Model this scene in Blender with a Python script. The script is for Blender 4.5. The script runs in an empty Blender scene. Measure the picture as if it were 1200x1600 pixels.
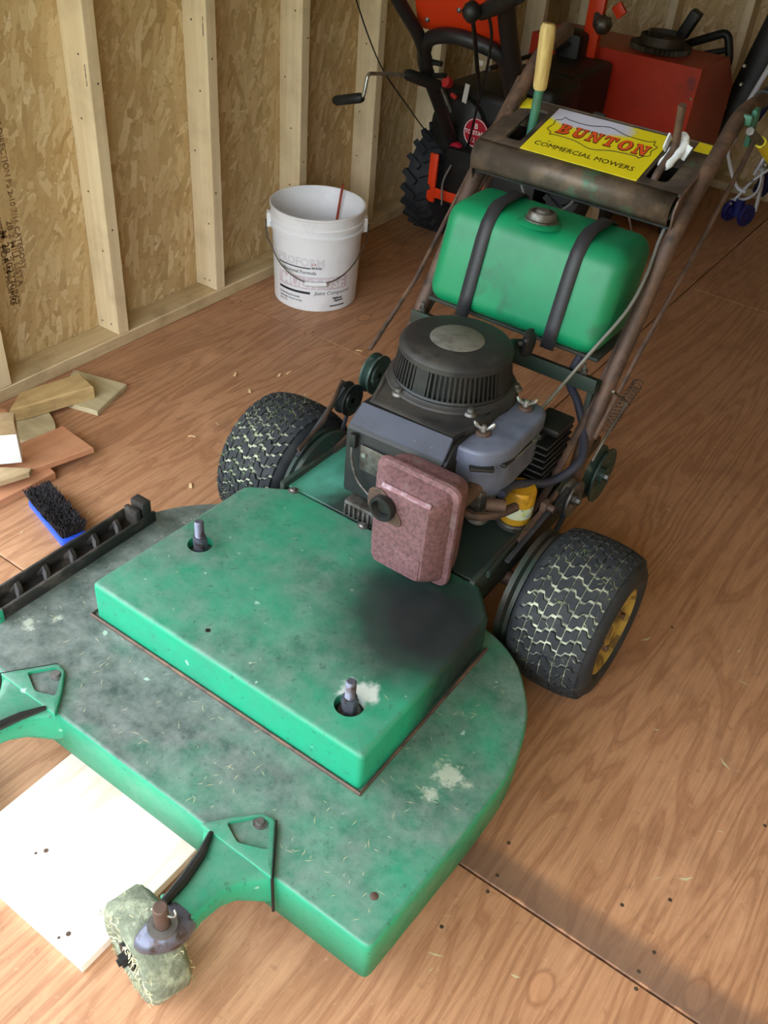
import bpy, bmesh, math, random
from mathutils import Vector as V, Matrix as M
random.seed(7)
S = bpy.context.scene
COL = S.collection
# ---------------------------------------------------------------- camera
F, PITCH, ROLL, YAW = 1438.52, 0.67722, 0.096958, -0.556334
CAM = V((1.9353, -1.2022, 1.3742))
fw = V((math.sin(YAW)*math.cos(PITCH), math.cos(YAW)*math.cos(PITCH), -math.sin(PITCH)))
r0 = V((math.cos(YAW), -math.sin(YAW), 0)); u0 = r0.cross(fw)
rt = r0*math.cos(ROLL)+u0*math.sin(ROLL); up = -r0*math.sin(ROLL)+u0*math.cos(ROLL)
cd = bpy.data.cameras.new('camera'); cam = bpy.data.objects.new('camera', cd); COL.objects.link(cam)
cd.sensor_fit = 'HORIZONTAL'; cd.sensor_width = 36; cd.lens = F/1200*36; cd.clip_start = .02
mw = M((rt, up, -fw)).transposed().to_4x4(); mw.translation = CAM
cam.matrix_world = mw
S.camera = cam
# ---------------------------------------------------------------- daylight and exposure
W = bpy.data.worlds.new('overcast_sky'); S.world = W; W.use_nodes = True
bg = W.node_tree.nodes['Background']; bg.inputs[0].default_value = (.86, .93, 1.0, 1); bg.inputs[1].default_value = 7.4
S.view_settings.view_transform = 'Standard'; S.view_settings.look = 'None'
S.view_settings.gamma = 1; S.view_settings.use_curve_mapping = False
S.view_settings.exposure = 0.0
DOOR = (.03, 2.23, 1.95, -.413)     # x0, x1, height, y of the open double doorway

# ---------------------------------------------------------------- helpers
def U(u, v, ax, val):
    """pixel of the photograph -> point on the plane (axis ax) = val"""
    d = rt*((u-600)/F) - up*((v-800)/F) + fw
    return CAM + d*((val-CAM[ax])/d[ax])
def UP(u, v, p0, n):
    d = rt*((u-600)/F) - up*((v-800)/F) + fw; p0 = V(p0); n = V(n)
    return CAM + d*(n.dot(p0-CAM)/n.dot(d))
def lin(c):
    c = c/255
    return c/12.92 if c <= .04045 else ((c+.055)/1.055)**2.4
def rgb(r, g, b): return (lin(r), lin(g), lin(b), 1)

WL = {}
def tagit(o, label=None, cat=None, group=None, kind=None):
    if label: o['label'] = label
    if cat: o['category'] = cat
    if group: o['group'] = group
    if kind: o['kind'] = kind
    return o
def empty(name, loc, label=None, cat=None, group=None, kind=None):
    o = bpy.data.objects.new(name, None); COL.objects.link(o); o.location = loc; o.empty_display_size = .05
    WL[o] = V(loc)
    return tagit(o, label, cat, group, kind)
def link_mesh(me, name, parent, wl):
    o = bpy.data.objects.new(name, me); COL.objects.link(o)
    o.location = V(wl) - (WL[parent] if parent else V())
    if parent: o.parent = parent
    WL[o] = V(wl)
    return o
def fin(bm, name, mat, parent=None, sharp=38, base=False, recalc=True, flat=False, kind=None, label=None):
    if recalc: bmesh.ops.recalc_face_normals(bm, faces=bm.faces)
    vs = [v.co for v in bm.verts]
    lo = V([min(v[i] for v in vs) for i in range(3)]); hi = V([max(v[i] for v in vs) for i in range(3)])
    c = (lo+hi)/2
    if base: c.z = lo.z
    bmesh.ops.translate(bm, verts=bm.verts, vec=-c)
    if not flat:
        sa = math.radians(sharp)
        for f in bm.faces: f.smooth = True
        for e in bm.edges:
            if len(e.link_faces) == 2 and e.calc_face_angle(0) > sa: e.smooth = False
    me = bpy.data.meshes.new(name); bm.to_mesh(me); bm.free()
    if mat: me.materials.append(mat)
    o = link_mesh(me, name, parent, c)
    if kind: o['kind'] = kind
    if label: o['label'] = label
    return o
def B(): return bmesh.new()
def bx(bm, c, s, bev=0, rot=None, seg=2):
    r = bmesh.ops.create_cube(bm, size=1)
    vs = r['verts']
    bmesh.ops.scale(bm, verts=vs, vec=s)
    if bev:
        es = list({e for v in vs for e in v.link_edges})
        rr = bmesh.ops.bevel(bm, geom=es, offset=bev, segments=seg, affect='EDGES', profile=.5)
        vs = list({v for f in rr['faces'] for v in f.verts} | {v for v in vs if v.is_valid})
        allv = set(vs)
        st = list(vs)
        while st:
            v = st.pop()
            for e in v.link_edges:
                w = e.other_vert(v)
                if w not in allv: allv.add(w); st.append(w)
        vs = list(allv)
    m = M.Translation(V(c))
    if rot is not None: m = m @ (rot if isinstance(rot, M) else M.Rotation(rot, 4, 'Z'))
    bmesh.ops.transform(bm, matrix=m, verts=vs)
    return vs
def cat_rom(pts, n=6):
    pts = [V(p) for p in pts]; out = []
    P = [pts[0]*2-pts[1]] + pts + [pts[-1]*2-pts[-2]]
    for i in range(1, len(P)-2):
        a, b, c, d = P[i-1:i+3]
        for k in range(n):
            t = k/n
            out.append(.5*((2*b)+(c-a)*t+(2*a-5*b+4*c-d)*t*t+(3*b-a-3*c+d)*t**3))
    out.append(pts[-1]); return out
def rnd_path(pts, r, n=5):
    """polyline with its corners rounded"""
    pts = [V(p) for p in pts]; out = [pts[0]]
    for a, b, c in zip(pts, pts[1:], pts[2:]):
        d1 = (a-b); d2 = (c-b); k = min(r, d1.length*.48, d2.length*.48)
        p = b+d1.normalized()*k; q = b+d2.normalized()*k
        for i in range(n+1):
            t = i/n; out.append(p*(1-t)**2+b*2*t*(1-t)+q*t*t)
    out.append(pts[-1]); return out
def tube(bm, pts, r, n=10, caps=True, closed=False, sq=None):
    pts = [V(p) for p in pts]; N = len(pts); rs = r if isinstance(r, (list, tuple)) else [r]*N
    rings = []; prev = None
    for i, p in enumerate(pts):
        if closed: t = (pts[(i+1) % N]-pts[i-1])
        else: t = (pts[min(i+1, N-1)]-pts[max(i-1, 0)])
        t.normalize()
        if prev is None:
            a = V((0, 0, 1)) if abs(t.z) < .9 else V((1, 0, 0)); x = t.cross(a).normalized()
        else:
            x = (prev-t*prev.dot(t)).normalized()
        prev = x; y = t.cross(x)
        ring = []
        for k in range(n):
            an = 2*math.pi*(k+.5)/n
            cx, cy = math.cos(an), math.sin(an)
            if sq: cx, cy = cx*sq[0], cy*sq[1]
            ring.append(bm.verts.new(p+(x*cx+y*cy)*rs[i]))
        rings.append(ring)
    M_ = N if closed else N-1
    for i in range(M_):
        a, b = rings[i], rings[(i+1) % N]
        for k in range(n): bm.faces.new((a[k], a[(k+1) % n], b[(k+1) % n], b[k]))
    if caps and not closed:
        bm.faces.new(rings[0][::-1]); bm.faces.new(rings[-1])
def frame(axis):
    z = V(axis).normalized(); a = V((0, 0, 1)) if abs(z.z) < .9 else V((1, 0, 0))
    x = a.cross(z).normalized(); return x, z.cross(x), z
def lathe(bm, prof, o, axis=(0, 0, 1), n=24, a0=0, a1=2*math.pi):
    x, y, z = frame(axis); o = V(o); full = abs(a1-a0-2*math.pi) < 1e-6
    K = n if full else n+1; rings = []
    for r, h in prof:
        if r < 1e-6: rings.append([bm.verts.new(o+z*h)])
        else: rings.append([bm.verts.new(o+z*h+(x*math.cos(a0+(a1-a0)*k/n)+y*math.sin(a0+(a1-a0)*k/n))*r) for k in range(K)])
    for a, b in zip(rings, rings[1:]):
        for k in range(n):
            k2 = (k+1) % K
            if len(a) == 1 and len(b) == 1: continue
            if len(a) == 1: bm.faces.new((a[0], b[k2], b[k]))
            elif len(b) == 1: bm.faces.new((a[k], a[k2], b[0]))
            else: bm.faces.new((a[k], a[k2], b[k2], b[k]))
def cyl(bm, a, b, r, n=16, r2=None, bev=0):
    a = V(a); b = V(b); h = (b-a).length; r2 = r if r2 is None else r2
    if bev: prof = [(0, 0), (r-bev, 0), (r, bev), (r2, h-bev), (r2-bev, h), (0, h)]
    else: prof = [(0, 0), (r, 0), (r2, h), (0, h)]
    lathe(bm, prof, a, b-a, n)
def hexn(bm, a, b, r): cyl(bm, a, b, r, 6)
def roundp(pts, rs, n=5):
    out = []; N = len(pts)
    for i in range(N):
        a, b, c = V(pts[i-1]), V(pts[i]), V(pts[(i+1) % N]); r = rs[i] if isinstance(rs, (list, tuple)) else rs
        d1, d2 = (a-b), (c-b)
        if r < 1e-5: out.append(b); continue
        k = min(r, d1.length*.49, d2.length*.49); p = b+d1.normalized()*k; q = b+d2.normalized()*k
        for j in range(n+1):
            t = j/n; out.append(p*(1-t)**2+b*2*t*(1-t)+q*t*t)
    return [(p.x, p.y) for p in out]
def area2(p): return sum(a[0]*b[1]-b[0]*a[1] for a, b in zip(p, p[1:]+p[:1]))
def offs(p, d):
    out = []; N = len(p)
    for i in range(N):
        a, b, c = V(p[i-1]), V(p[i]), V(p[(i+1) % N])
        e1 = (b-a); e2 = (c-b)
        n1 = V((-e1.y, e1.x)).normalized() if e1.length > 1e-9 else V((0, 0)); n2 = V((-e2.y, e2.x)).normalized() if e2.length > 1e-9 else n1
        m = n1+n2; L = max(m.length_squared/2, .25)
        out.append(tuple(b+m*(d/L)))
    return out
def slab(bm, pts, z0, z1, bev=0, seg=3, holes=(), bottom=True, tf=None):
    """flat plate of a plan outline with a rounded upper edge; holes are (x, y, r) or point lists"""
    pts = list(pts)
    if area2(pts) < 0: pts.reverse()
    tf = tf or (lambda p: V(p))
    def ring(p, z): return [bm.verts.new(tf((q[0], q[1], z))) for q in p]
    levels = [(0, z0)]
    if bev:
        for k in range(seg+1):
            a = k/seg*math.pi/2; levels.append((bev*(1-math.cos(a)), z1-bev+bev*math.sin(a)))
    else: levels.append((0, z1))
    rings = [ring(offs(pts, d) if d else pts, z) for d, z in levels]
    for a, b in zip(rings, rings[1:]):
        for k in range(len(a)): bm.faces.new((a[k], a[(k+1) % len(a)], b[(k+1) % len(a)], b[k]))
    top = rings[-1]
    hl = []
    for h in holes:
        hp = [(h[0]+h[2]*math.cos(2*math.pi*k/24), h[1]+h[2]*math.sin(2*math.pi*k/24)) for k in range(24)] if len(h) == 3 and not isinstance(h[0], (tuple, list)) else list(h)
        a = ring(hp, z1); b = ring(hp, max(z0, z1-.02)); hl.append((a, b))
        for k in range(len(a)): bm.faces.new((a[k], b[k], b[(k+1) % len(a)], a[(k+1) % len(a)]))
    if hl:
        es = []
        for l in [top]+[h[0] for h in hl]:
            for k in range(len(l)):
                e = bm.edges.get((l[k], l[(k+1) % len(l)])) or bm.edges.new((l[k], l[(k+1) % len(l)])); es.append(e)
        bmesh.ops.triangle_fill(bm, edges=es, use_beauty=True)
    else:
        f = bm.faces.new(top)
        if len(top) > 8: bmesh.ops.triangulate(bm, faces=[f], ngon_method='EAR_CLIP')
    if bottom: bm.faces.new(rings[0][::-1])
def ngon(bm, pts): return bm.faces.new([bm.verts.new(V(p)) for p in pts])

# ---------------------------------------------------------------- materials
class NT:
    def __init__(s, name):
        s.m = bpy.data.materials.new(name); s.m.use_nodes = True; s.t = s.m.node_tree; s.t.nodes.clear()
        s.out = s.n('ShaderNodeOutputMaterial'); s.b = s.n('ShaderNodeBsdfPrincipled'); s.l(s.b.outputs[0], s.out.inputs[0])
        s.pos = s.n('ShaderNodeNewGeometry').outputs['Position']
    def n(s, t, **k):
        o = s.t.nodes.new(t)
        for a, b in k.items(): setattr(o, a, b)
        return o
    def l(s, a, b): s.t.links.new(a, b)
    def val(s, sock, v):
        if isinstance(v, (int, float, tuple, list)): sock.default_value = v
        else: s.l(v, sock)
    def mapv(s, scale=(1, 1, 1), rot=(0, 0, 0), loc=(0, 0, 0), vec=None):
        o = s.n('ShaderNodeMapping'); s.l(vec or s.pos, o.inputs[0]); s.val(o.inputs[1], loc); o.inputs[2].default_value = rot; s.val(o.inputs[3], scale); return o.outputs[0]
    def noise(s, scale=5, detail=4, rough=.55, vec=None, dist=0):
        o = s.n('ShaderNodeTexNoise'); s.l(vec or s.pos, o.inputs['Vector']); o.inputs['Scale'].default_value = scale
        o.inputs['Detail'].default_value = detail; o.inputs['Roughness'].default_value = rough; o.inputs['Distortion'].default_value = dist; return o.outputs[0]
    def ramp(s, x, stops, interp='LINEAR'):
        o = s.n('ShaderNodeValToRGB'); s.l(x, o.inputs[0]); e = o.color_ramp.elements; o.color_ramp.interpolation = interp
        while len(e) < len(stops): e.new(.5)
        for k, (p, c) in enumerate(stops):
            e[k].position = p; e[k].color = c if isinstance(c, tuple) else (c, c, c, 1)
        return o.outputs[0]
    def math(s, op, a, b=0.0, c=None, clamp=False):
        o = s.n('ShaderNodeMath', operation=op); o.use_clamp = clamp; s.val(o.inputs[0], a); s.val(o.inputs[1], b)
        if c is not None: s.val(o.inputs[2], c)
        return o.outputs[0]
    def mix(s, f, a, b, mode='MIX'):
        o = s.n('ShaderNodeMix', data_type='RGBA', blend_type=mode); s.val(o.inputs[0], f); s.val(o.inputs[6], a); s.val(o.inputs[7], b); return o.outputs[2]
    def sep(s, vec=None):
        o = s.n('ShaderNodeSeparateXYZ'); s.l(vec or s.pos, o.inputs[0]); return o.outputs
    def comb(s, x=0., y=0., z=0.):
        o = s.n('ShaderNodeCombineXYZ'); s.val(o.inputs[0], x); s.val(o.inputs[1], y); s.val(o.inputs[2], z); return o.outputs[0]
    def bump(s, h, strength=.3, dist=.002):
        o = s.n('ShaderNodeBump'); o.inputs['Strength'].default_value = strength; o.inputs['Distance'].default_value = dist; s.l(h, o.inputs['Height']); s.l(o.outputs[0], s.b.inputs['Normal'])
    def fin(s, col, rough=.6, metal=0., spec=.5):
        s.val(s.b.inputs['Base Color'], col); s.val(s.b.inputs['Roughness'], rough); s.val(s.b.inputs['Metallic'], metal); s.b.inputs['Specular IOR Level'].default_value = spec
        return s.m
def simple(name, base, rough=.6, metal=0., layers=(), bump=None, spec=.5):
    """base colour plus noise-masked wear layers (colour, scale, lo, hi[, stretch])"""
    t = NT(name); c = base
    for L in layers:
        colr, sc, lo, hi = L[:4]; st = L[4] if len(L) > 4 else (1, 1, 1)
        m = t.ramp(t.noise(sc, 5, .6, t.mapv(st, loc=(sc*.37, sc*.11, sc*.73))), [(lo, 0.), (hi, 1.)])
        c = t.mix(m, c, colr)
    if bump: t.bump(t.noise(bump[0], 4), bump[1], bump[2] if len(bump) > 2 else .002)
    return t.fin(c, rough, metal, spec)

def plywood():
    t = NT('plywood_floor'); oi = t.n('ShaderNodeObjectInfo').outputs['Random']
    off = t.comb(t.math('MULTIPLY', oi, 37.), t.math('MULTIPLY', oi, 11.), 0.)
    v = t.mapv((1, 1, 0), loc=off)
    n1 = t.noise(1.0, 3, .5, t.mapv((4.2, .5, 1), vec=v), .5)
    w = t.math('SINE', t.math('MULTIPLY', n1, 150.))
    band = t.ramp(t.math('MULTIPLY_ADD', w, .5, .5), [(0., 0.), (.55, .15), (.9, 1.), (1., .7)])
    fib = t.noise(1.0, 5, .75, t.mapv((190, 8, 1), vec=v))
    big = t.noise(1.6, 3, .6, v)
    mid = t.noise(9, 4, .65, t.mapv((1, .45, 1), vec=v))
    c = t.mix(big, rgb(176, 126, 92), rgb(204, 158, 122))
    c = t.mix(t.math('MULTIPLY', band, .46), c, rgb(138, 88, 60))
    c = t.mix(t.ramp(fib, [(.42, 0.), (.7, .5)]), c, rgb(118, 76, 52))
    c = t.mix(t.ramp(mid, [(.55, 0.), (.8, .55)]), c, rgb(222, 172, 134))
    c = t.mix(t.ramp(t.noise(4.5, 4, .6, v), [(.56, 0.), (.78, .55)]), c, rgb(118, 84, 64))
    # football patches and knots
    vo = t.n('ShaderNodeTexVoronoi'); t.l(t.mapv((3.1, 1.9, 1), vec=v), vo.inputs['Vector']); vo.inputs['Scale'].default_value = 1.
    kn = t.math('ADD', vo.outputs['Distance'], t.math('MULTIPLY_ADD', mid, .06, -.03))
    c = t.mix(t.ramp(kn, [(.045, .4), (.075, 0.)]), c, rgb(205, 150, 112))
    c = t.mix(t.ramp(kn, [(.05, 0.), (.06, .45), (.075, 0.)]), c, rgb(110, 62, 40))
    yy = t.sep(); sp = t.noise(70, 4, .7)
    c = t.mix(t.ramp(sp, [(.62, 0.), (.74, .4)]), c, rgb(226, 186, 150))
    c = t.mix(t.ramp(t.noise(30, 4, .7), [(.6, 0.), (.74, .4)]), c, rgb(104, 68, 48))
    # weathered strip just inside the door sill
    e_ = t.math('MULTIPLY_ADD', t.noise(24, 4), .022, t.math('MULTIPLY_ADD', yy[1], 1., .402))
    c = t.mix(t.math('MULTIPLY', t.ramp(e_, [(.0, 0.), (.004, .75), (.05, .6), (.075, 0.)]), t.ramp(t.math('MULTIPLY_ADD', yy[0], 1., -1.), [(.1, 0.), (.15, 1.)])), c, rgb(104, 84, 74))
    t.bump(t.math('ADD', t.math('MULTIPLY', fib, .6), band), .25, .0012)
    return t.fin(c, t.ramp(mid, [(.3, .42), (.7, .62)]), 0, .4)
def osb(name, axes):
    t = NT(name); x = t.sep()
    v0 = t.comb(x[axes[0]], x[axes[1]], 0.)
    jit = t.n('ShaderNodeVectorMath', operation='MULTIPLY_ADD'); t.l(t.n('ShaderNodeTexNoise').outputs['Color'], jit.inputs[0])
    nz = jit.inputs[0].links[0].from_node; t.l(v0, nz.inputs['Vector']); nz.inputs['Scale'].default_value = 9; nz.inputs['Detail'].default_value = 3
    jit.inputs[1].default_value = (.035, .035, 0); t.l(v0, jit.inputs[2]); v = jit.outputs[0]
    c = None; h = None
    for k, (an, sx, sy) in enumerate(((.25, 18, 52), (1.5, 11, 46), (-.6, 14, 60), (1.15, 10, 42), (2.2, 13, 66), (1.75, 12, 50))):
        vo = t.n('ShaderNodeTexVoronoi'); t.l(t.mapv((sx, sy, 1), loc=(k*3.3, k*7.1, 0), vec=t.mapv(rot=(0, 0, an), vec=v)), vo.inputs['Vector']); vo.inputs['Scale'].default_value = 1.; vo.distance = 'CHEBYCHEV'
        q = t.n('ShaderNodeSeparateColor'); t.l(vo.outputs['Color'], q.inputs[0])
        col = t.ramp(q.outputs[0], [(0., rgb(182, 152, 106)), (.3, rgb(198, 168, 120)), (.7, rgb(210, 184, 138)), (1., rgb(228, 208, 168))])
        m = t.math('GREATER_THAN', q.outputs[1], .58)
        edge = t.ramp(vo.outputs['Distance'], [(.5, 0.), (.95, .4)])
        col = t.mix(edge, col, rgb(150, 112, 66))
        c = col if c is None else t.mix(m, c, col)
        hh = t.math('MULTIPLY', q.outputs[2], 1.)
        h = hh if h is None else t.mix(m, h, hh)
    fine = t.noise(70, 5, .7, v)
    c = t.mix(t.ramp(fine, [(.55, 0.), (.72, .6)]), c, rgb(142, 108, 66))
    c = t.mix(t.ramp(t.noise(26, 4, .6, v), [(.66, 0.), (.72, .5)]), c, rgb(120, 84, 46))
    c = t.mix(t.ramp(t.noise(3, 3, .5, v), [(.35, 0.), (.75, .35)]), c, rgb(226, 204, 162))
    t.bump(h, .5, .002)
    return t.fin(c, .7, 0, .25)
def lumber(name, a, b, axis, knots=True, dirt=.25):
    t = NT(name); st = [55, 55, 55]; st[axis] = 2.2
    oi = t.n('ShaderNodeObjectInfo').outputs['Random']
    v = t.mapv(tuple(st), loc=t.comb(t.math('MULTIPLY', oi, 60.), t.math('MULTIPLY', oi, 23.), t.math('MULTIPLY', oi, 31.)))
    c = t.mix(t.ramp(t.noise(1, 3, .5, v, .4), [(.3, 0.), (.7, 1.)]), a, b)
    c = t.mix(t.ramp(t.noise(9, 4, .6), [(.5, 0.), (.75, dirt)]), c, rgb(130, 104, 70))
    t.bump(t.noise(1, 3, .5, v), .15, .001)
    return t.fin(c, .65, 0, .3)
def green_paint(name, dirtamt=0., soot=False, base=(22, 160, 120)):
    t = NT(name); c = rgb(*base); x = t.sep()
    c = t.mix(t.ramp(t.noise(14, 5, .65), [(.4, 0.), (.75, .55)]), c, rgb(52, 124, 104))
    if dirtamt:
        g = t.math('MULTIPLY_ADD', x[0], -.55, 1.62)           # more clippings and soil towards the discharge side
        g = t.math('ADD', t.math('MULTIPLY', g, dirtamt), t.math('MULTIPLY_ADD', t.noise(5, 6, .65), 1.5, -.78))
        up_ = t.sep(t.n('ShaderNodeNewGeometry').outputs['Normal'])[2]
        g = t.math('MULTIPLY', t.math('ADD', g, 0, clamp=True), t.ramp(up_, [(.55, .12), (.9, 1.)]))
        dc = t.mix(t.ramp(t.noise(28, 5, .7), [(.3, 0.), (.7, 1.)]), rgb(58, 58, 62), rgb(122, 124, 122))
        c = t.mix(t.math('MULTIPLY', g, .93, clamp=True), c, dc)
    c = t.mix(t.ramp(t.noise(85, 3, .6), [(.62, 0.), (.72, .5)]), c, rgb(40, 66, 58))
    c = t.mix(t.ramp(t.noise(38, 2, .5), [(.72, 0.), (.75, .6)]), c, rgb(176, 206, 190))
    if soot:
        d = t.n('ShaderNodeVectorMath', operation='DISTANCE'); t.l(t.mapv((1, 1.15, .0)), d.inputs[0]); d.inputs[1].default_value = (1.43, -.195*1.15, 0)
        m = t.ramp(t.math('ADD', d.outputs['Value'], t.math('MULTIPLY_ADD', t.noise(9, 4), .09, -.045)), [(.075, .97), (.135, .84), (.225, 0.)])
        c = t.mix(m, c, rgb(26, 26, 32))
        d2 = t.n('ShaderNodeVectorMath', operation='DISTANCE'); t.l(t.mapv((1, 1, .0)), d2.inputs[0]); d2.inputs[1].default_value = (1.425, -.40, 0)
        m2 = t.ramp(t.math('ADD', d2.outputs['Value'], t.math('MULTIPLY_ADD', t.noise(60, 4), .05, -.025)), [(.02, .9), (.034, 0.)])
        c = t.mix(m2, c, rgb(205, 212, 208))
    if dirtamt >= 1:      # scuffed bare patches on the deck
        for (u, v, r0_, k_) in ((700, 1210, .020, .075), (672, 1240, .008, .05), (725, 1225, .006, .05), (45, 975, .012, .08), (90, 965, .004, .04)):
            p_ = U(u, v, 2, .16); d = t.n('ShaderNodeVectorMath', operation='DISTANCE'); t.l(t.mapv((1, 1, 0)), d.inputs[0]); d.inputs[1].default_value = (p_.x, p_.y, 0)
            m = t.ramp(t.math('ADD', d.outputs['Value'], t.math('MULTIPLY_ADD', t.noise(75, 5, .7), k_, -k_*.42)), [(r0_, .75), (r0_+.010, 0.)])
            c = t.mix(m, c, rgb(176, 184, 168))
    t.bump(t.noise(60, 4), .12, .001)
    return t.fin(c, t.ramp(t.noise(20, 4), [(.3, .36), (.7, .6)]), 0, .5)

mt = {}
mt['ply'] = plywood()
mt['osbL'] = osb('oriented_strand_board_left', (1, 2)); mt['osbB'] = osb('oriented_strand_board_back', (0, 2))
mt['stud'] = lumber('pine_stud', rgb(236, 218, 184), rgb(224, 202, 162), 2)
mt['plate'] = lumber('pine_plate', rgb(216, 196, 158), rgb(194, 170, 130), 1, dirt=.5)
mt['scrapY'] = lumber('weathered_pine', rgb(204, 176, 126), rgb(176, 146, 100), 1, dirt=.6)
mt['scrapG'] = lumber('pale_grey_ply', rgb(202, 190, 156), rgb(184, 170, 134), 0, dirt=.5)
mt['scrapP'] = lumber('pinkish_board', rgb(204, 150, 116), rgb(186, 128, 94), 1, dirt=.3)
mt['scrapT'] = lumber('dusty_plank', rgb(186, 162, 128), rgb(164, 140, 106), 1, dirt=.6)
mt['whiteboard'] = simple('bare_white_pine', rgb(246, 236, 222), .6, 0, [(rgb(232, 206, 176), 6, .5, .75, (6, .6, 1)), (rgb(150, 110, 80), 20, .74, .78)])
mt['whitepaint'] = simple('chipped_white_paint', rgb(244, 246, 250), .5, 0, [(rgb(216, 220, 226), 12, .6, .8)])
mt['nail'] = simple('nail_head', rgb(96, 82, 70), .5, .6)
mt['ink'] = simple('stencil_ink', rgb(116, 90, 60), .8, 0, [(rgb(170, 134, 88), 60, .48, .62)])
mt['inkdark'] = simple('stud_ink', rgb(86, 76, 66), .8, 0, [(rgb(210, 186, 142), 90, .5, .62)])
mt['hood'] = green_paint('hood_green_paint', .6, True)
mt['deck'] = green_paint('deck_green_paint', 1.0, False)
mt['arm'] = green_paint('arm_green_paint', .62)
mt['frame'] = simple('dirty_green_frame', rgb(40, 58, 52), .6, .1, [(rgb(58, 54, 48), 12, .4, .6), (rgb(56, 110, 92), 20, .62, .75)], (40, .2))
def eplate():
    t = NT('engine_deck_paint'); x = t.sep()
    c = t.mix(t.noise(16, 4), rgb(52, 140, 116), rgb(92, 160, 142))
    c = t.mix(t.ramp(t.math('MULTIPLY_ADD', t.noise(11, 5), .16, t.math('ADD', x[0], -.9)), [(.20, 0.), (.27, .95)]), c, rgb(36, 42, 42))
    return t.fin(c, .55)
mt['eplate'] = eplate()
mt['rubber'] = simple('tire_rubber', rgb(44, 47, 52), .75, 0, [(rgb(62, 64, 66), 30, .5, .75)], (80, .2), .3)
mt['groove'] = simple('grass_packed_groove', rgb(104, 108, 96), .9, 0, [(rgb(196, 200, 176), 60, .38, .58), (rgb(44, 47, 50), 22, .52, .62)], (90, .4))
mt['grass'] = simple('dry_grass', rgb(178, 188, 146), .8, 0, [(rgb(112, 138, 82), 9, .4, .6)])
mt['grassdry'] = simple('straw_clipping', rgb(196, 190, 152), .8)
mt['clump'] = simple('caked_clippings', rgb(112, 118, 100), .95, 0, [(rgb(158, 164, 140), 38, .45, .65), (rgb(86, 92, 78), 26, .55, .72)], (110, .9, .004))
mt['black'] = simple('black_painted_steel', rgb(22, 23, 25), .5, .1, [(rgb(46, 44, 42), 16, .5, .75)], (60, .15))
mt['blackpl'] = simple('black_plastic', rgb(24, 25, 28), .5, 0, [(rgb(46, 45, 45), 14, .52, .75)])
mt['dusty'] = simple('dusty_black_shroud', rgb(36, 36, 39), .55, 0, [(rgb(78, 74, 68), 7, .45, .75), (rgb(30, 30, 34), 25, .55, .7)], (50, .15))
mt['bluegrey'] = simple('blue_grey_plastic', rgb(60, 64, 80), .5, 0, [(rgb(46, 49, 62), 16, .45, .7), (rgb(150, 154, 170), 60, .68, .75)], (50, .15))
mt['aircl'] = simple('grey_blue_painted_steel', rgb(106, 112, 132), .5, .1, [(rgb(86, 92, 112), 22, .45, .68), (rgb(58, 62, 76), 45, .66, .74)], (60, .12))
mt['discgrey'] = simple('dusty_grey_disc', rgb(112, 110, 102), .65, 0, [(rgb(80, 78, 74), 40, .45, .7)])
mt['muff'] = simple('heat_stained_rusty_steel', rgb(126, 90, 94), .62, .2, [(rgb(98, 70, 73), 150, .42, .62), (rgb(150, 110, 114), 7, .5, .7), (rgb(122, 104, 104), 24, .62, .72)], (120, .25))
mt['muffsc'] = simple('scraped_silver_edge', rgb(150, 128, 136), .5, .3, [(rgb(122, 84, 90), 60, .34, .5)])
mt['rust'] = simple('rusty_brown_steel', rgb(92, 72, 64), .6, .3, [(rgb(120, 92, 76), 18, .45, .68), (rgb(60, 50, 46), 30, .5, .7), (rgb(84, 112, 96), 9, .66, .75)], (70, .2))
mt['panel'] = simple('worn_console_steel', rgb(84, 74, 68), .5, .4, [(rgb(116, 100, 88), 20, .45, .65), (rgb(56, 50, 46), 11, .55, .7), (rgb(70, 116, 96), 8, .6, .68)], (80, .15))
mt['steel'] = simple('bright_zinc_steel', rgb(190, 190, 188), .35, .9, [(rgb(130, 124, 116), 50, .5, .7)])
mt['dullsteel'] = simple('dull_grey_steel', rgb(120, 118, 116), .45, .7, [(rgb(84, 76, 70), 40, .45, .65)])
mt['bluesteel'] = simple('heat_blued_bolt_steel', rgb(100, 102, 118), .4, .55, [(rgb(70, 58, 54), 50, .5, .65)])
mt['tank'] = simple('green_plastic_tank', rgb(8, 134, 88), .42, 0, [(rgb(14, 108, 76), 7, .45, .75), (rgb(42, 70, 62), 9, .6, .78), (rgb(60, 100, 86), 70, .66, .74)], (30, .06))
mt['strap'] = simple('black_tank_strap', rgb(44, 44, 50), .5)
mt['signY'] = None
mt['signR'] = simple('sign_orange_red', rgb(222, 84, 40), .45)
mt['signK'] = simple('sign_black', rgb(26, 26, 24), .5)
mt['yellow'] = simple('yellow_sticker', rgb(232, 214, 40), .5, 0, [(rgb(150, 140, 60), 60, .6, .7)])
mt['rimY'] = simple('yellow_wheel_rim', rgb(172, 146, 66), .6, 0, [(rgb(96, 76, 40), 30, .48, .6)])
mt['filter'] = simple('amber_oil_filter', rgb(208, 156, 40), .4, .1, [(rgb(150, 104, 30), 30, .55, .7)])
mt['filterlab'] = simple('filter_label', rgb(214, 220, 190), .5, 0, [(rgb(190, 206, 60), 30, .45, .55), (rgb(70, 96, 160), 26, .6, .66)])
mt['wood'] = simple('worn_wooden_grip', rgb(212, 186, 124), .6, 0, [(rgb(172, 138, 84), 20, .4, .7, (6, 6, .5))])
mt['greenrod'] = simple('faded_green_rod', rgb(62, 118, 98), .5, .1, [(rgb(80, 90, 80), 40, .55, .7)])
mt['cloth'] = simple('white_tape', rgb(226, 230, 240), .7, 0, [(rgb(170, 172, 184), 50, .55, .75)])
mt['hose'] = simple('blue_black_hose', rgb(54, 56, 72), .5)
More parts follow.
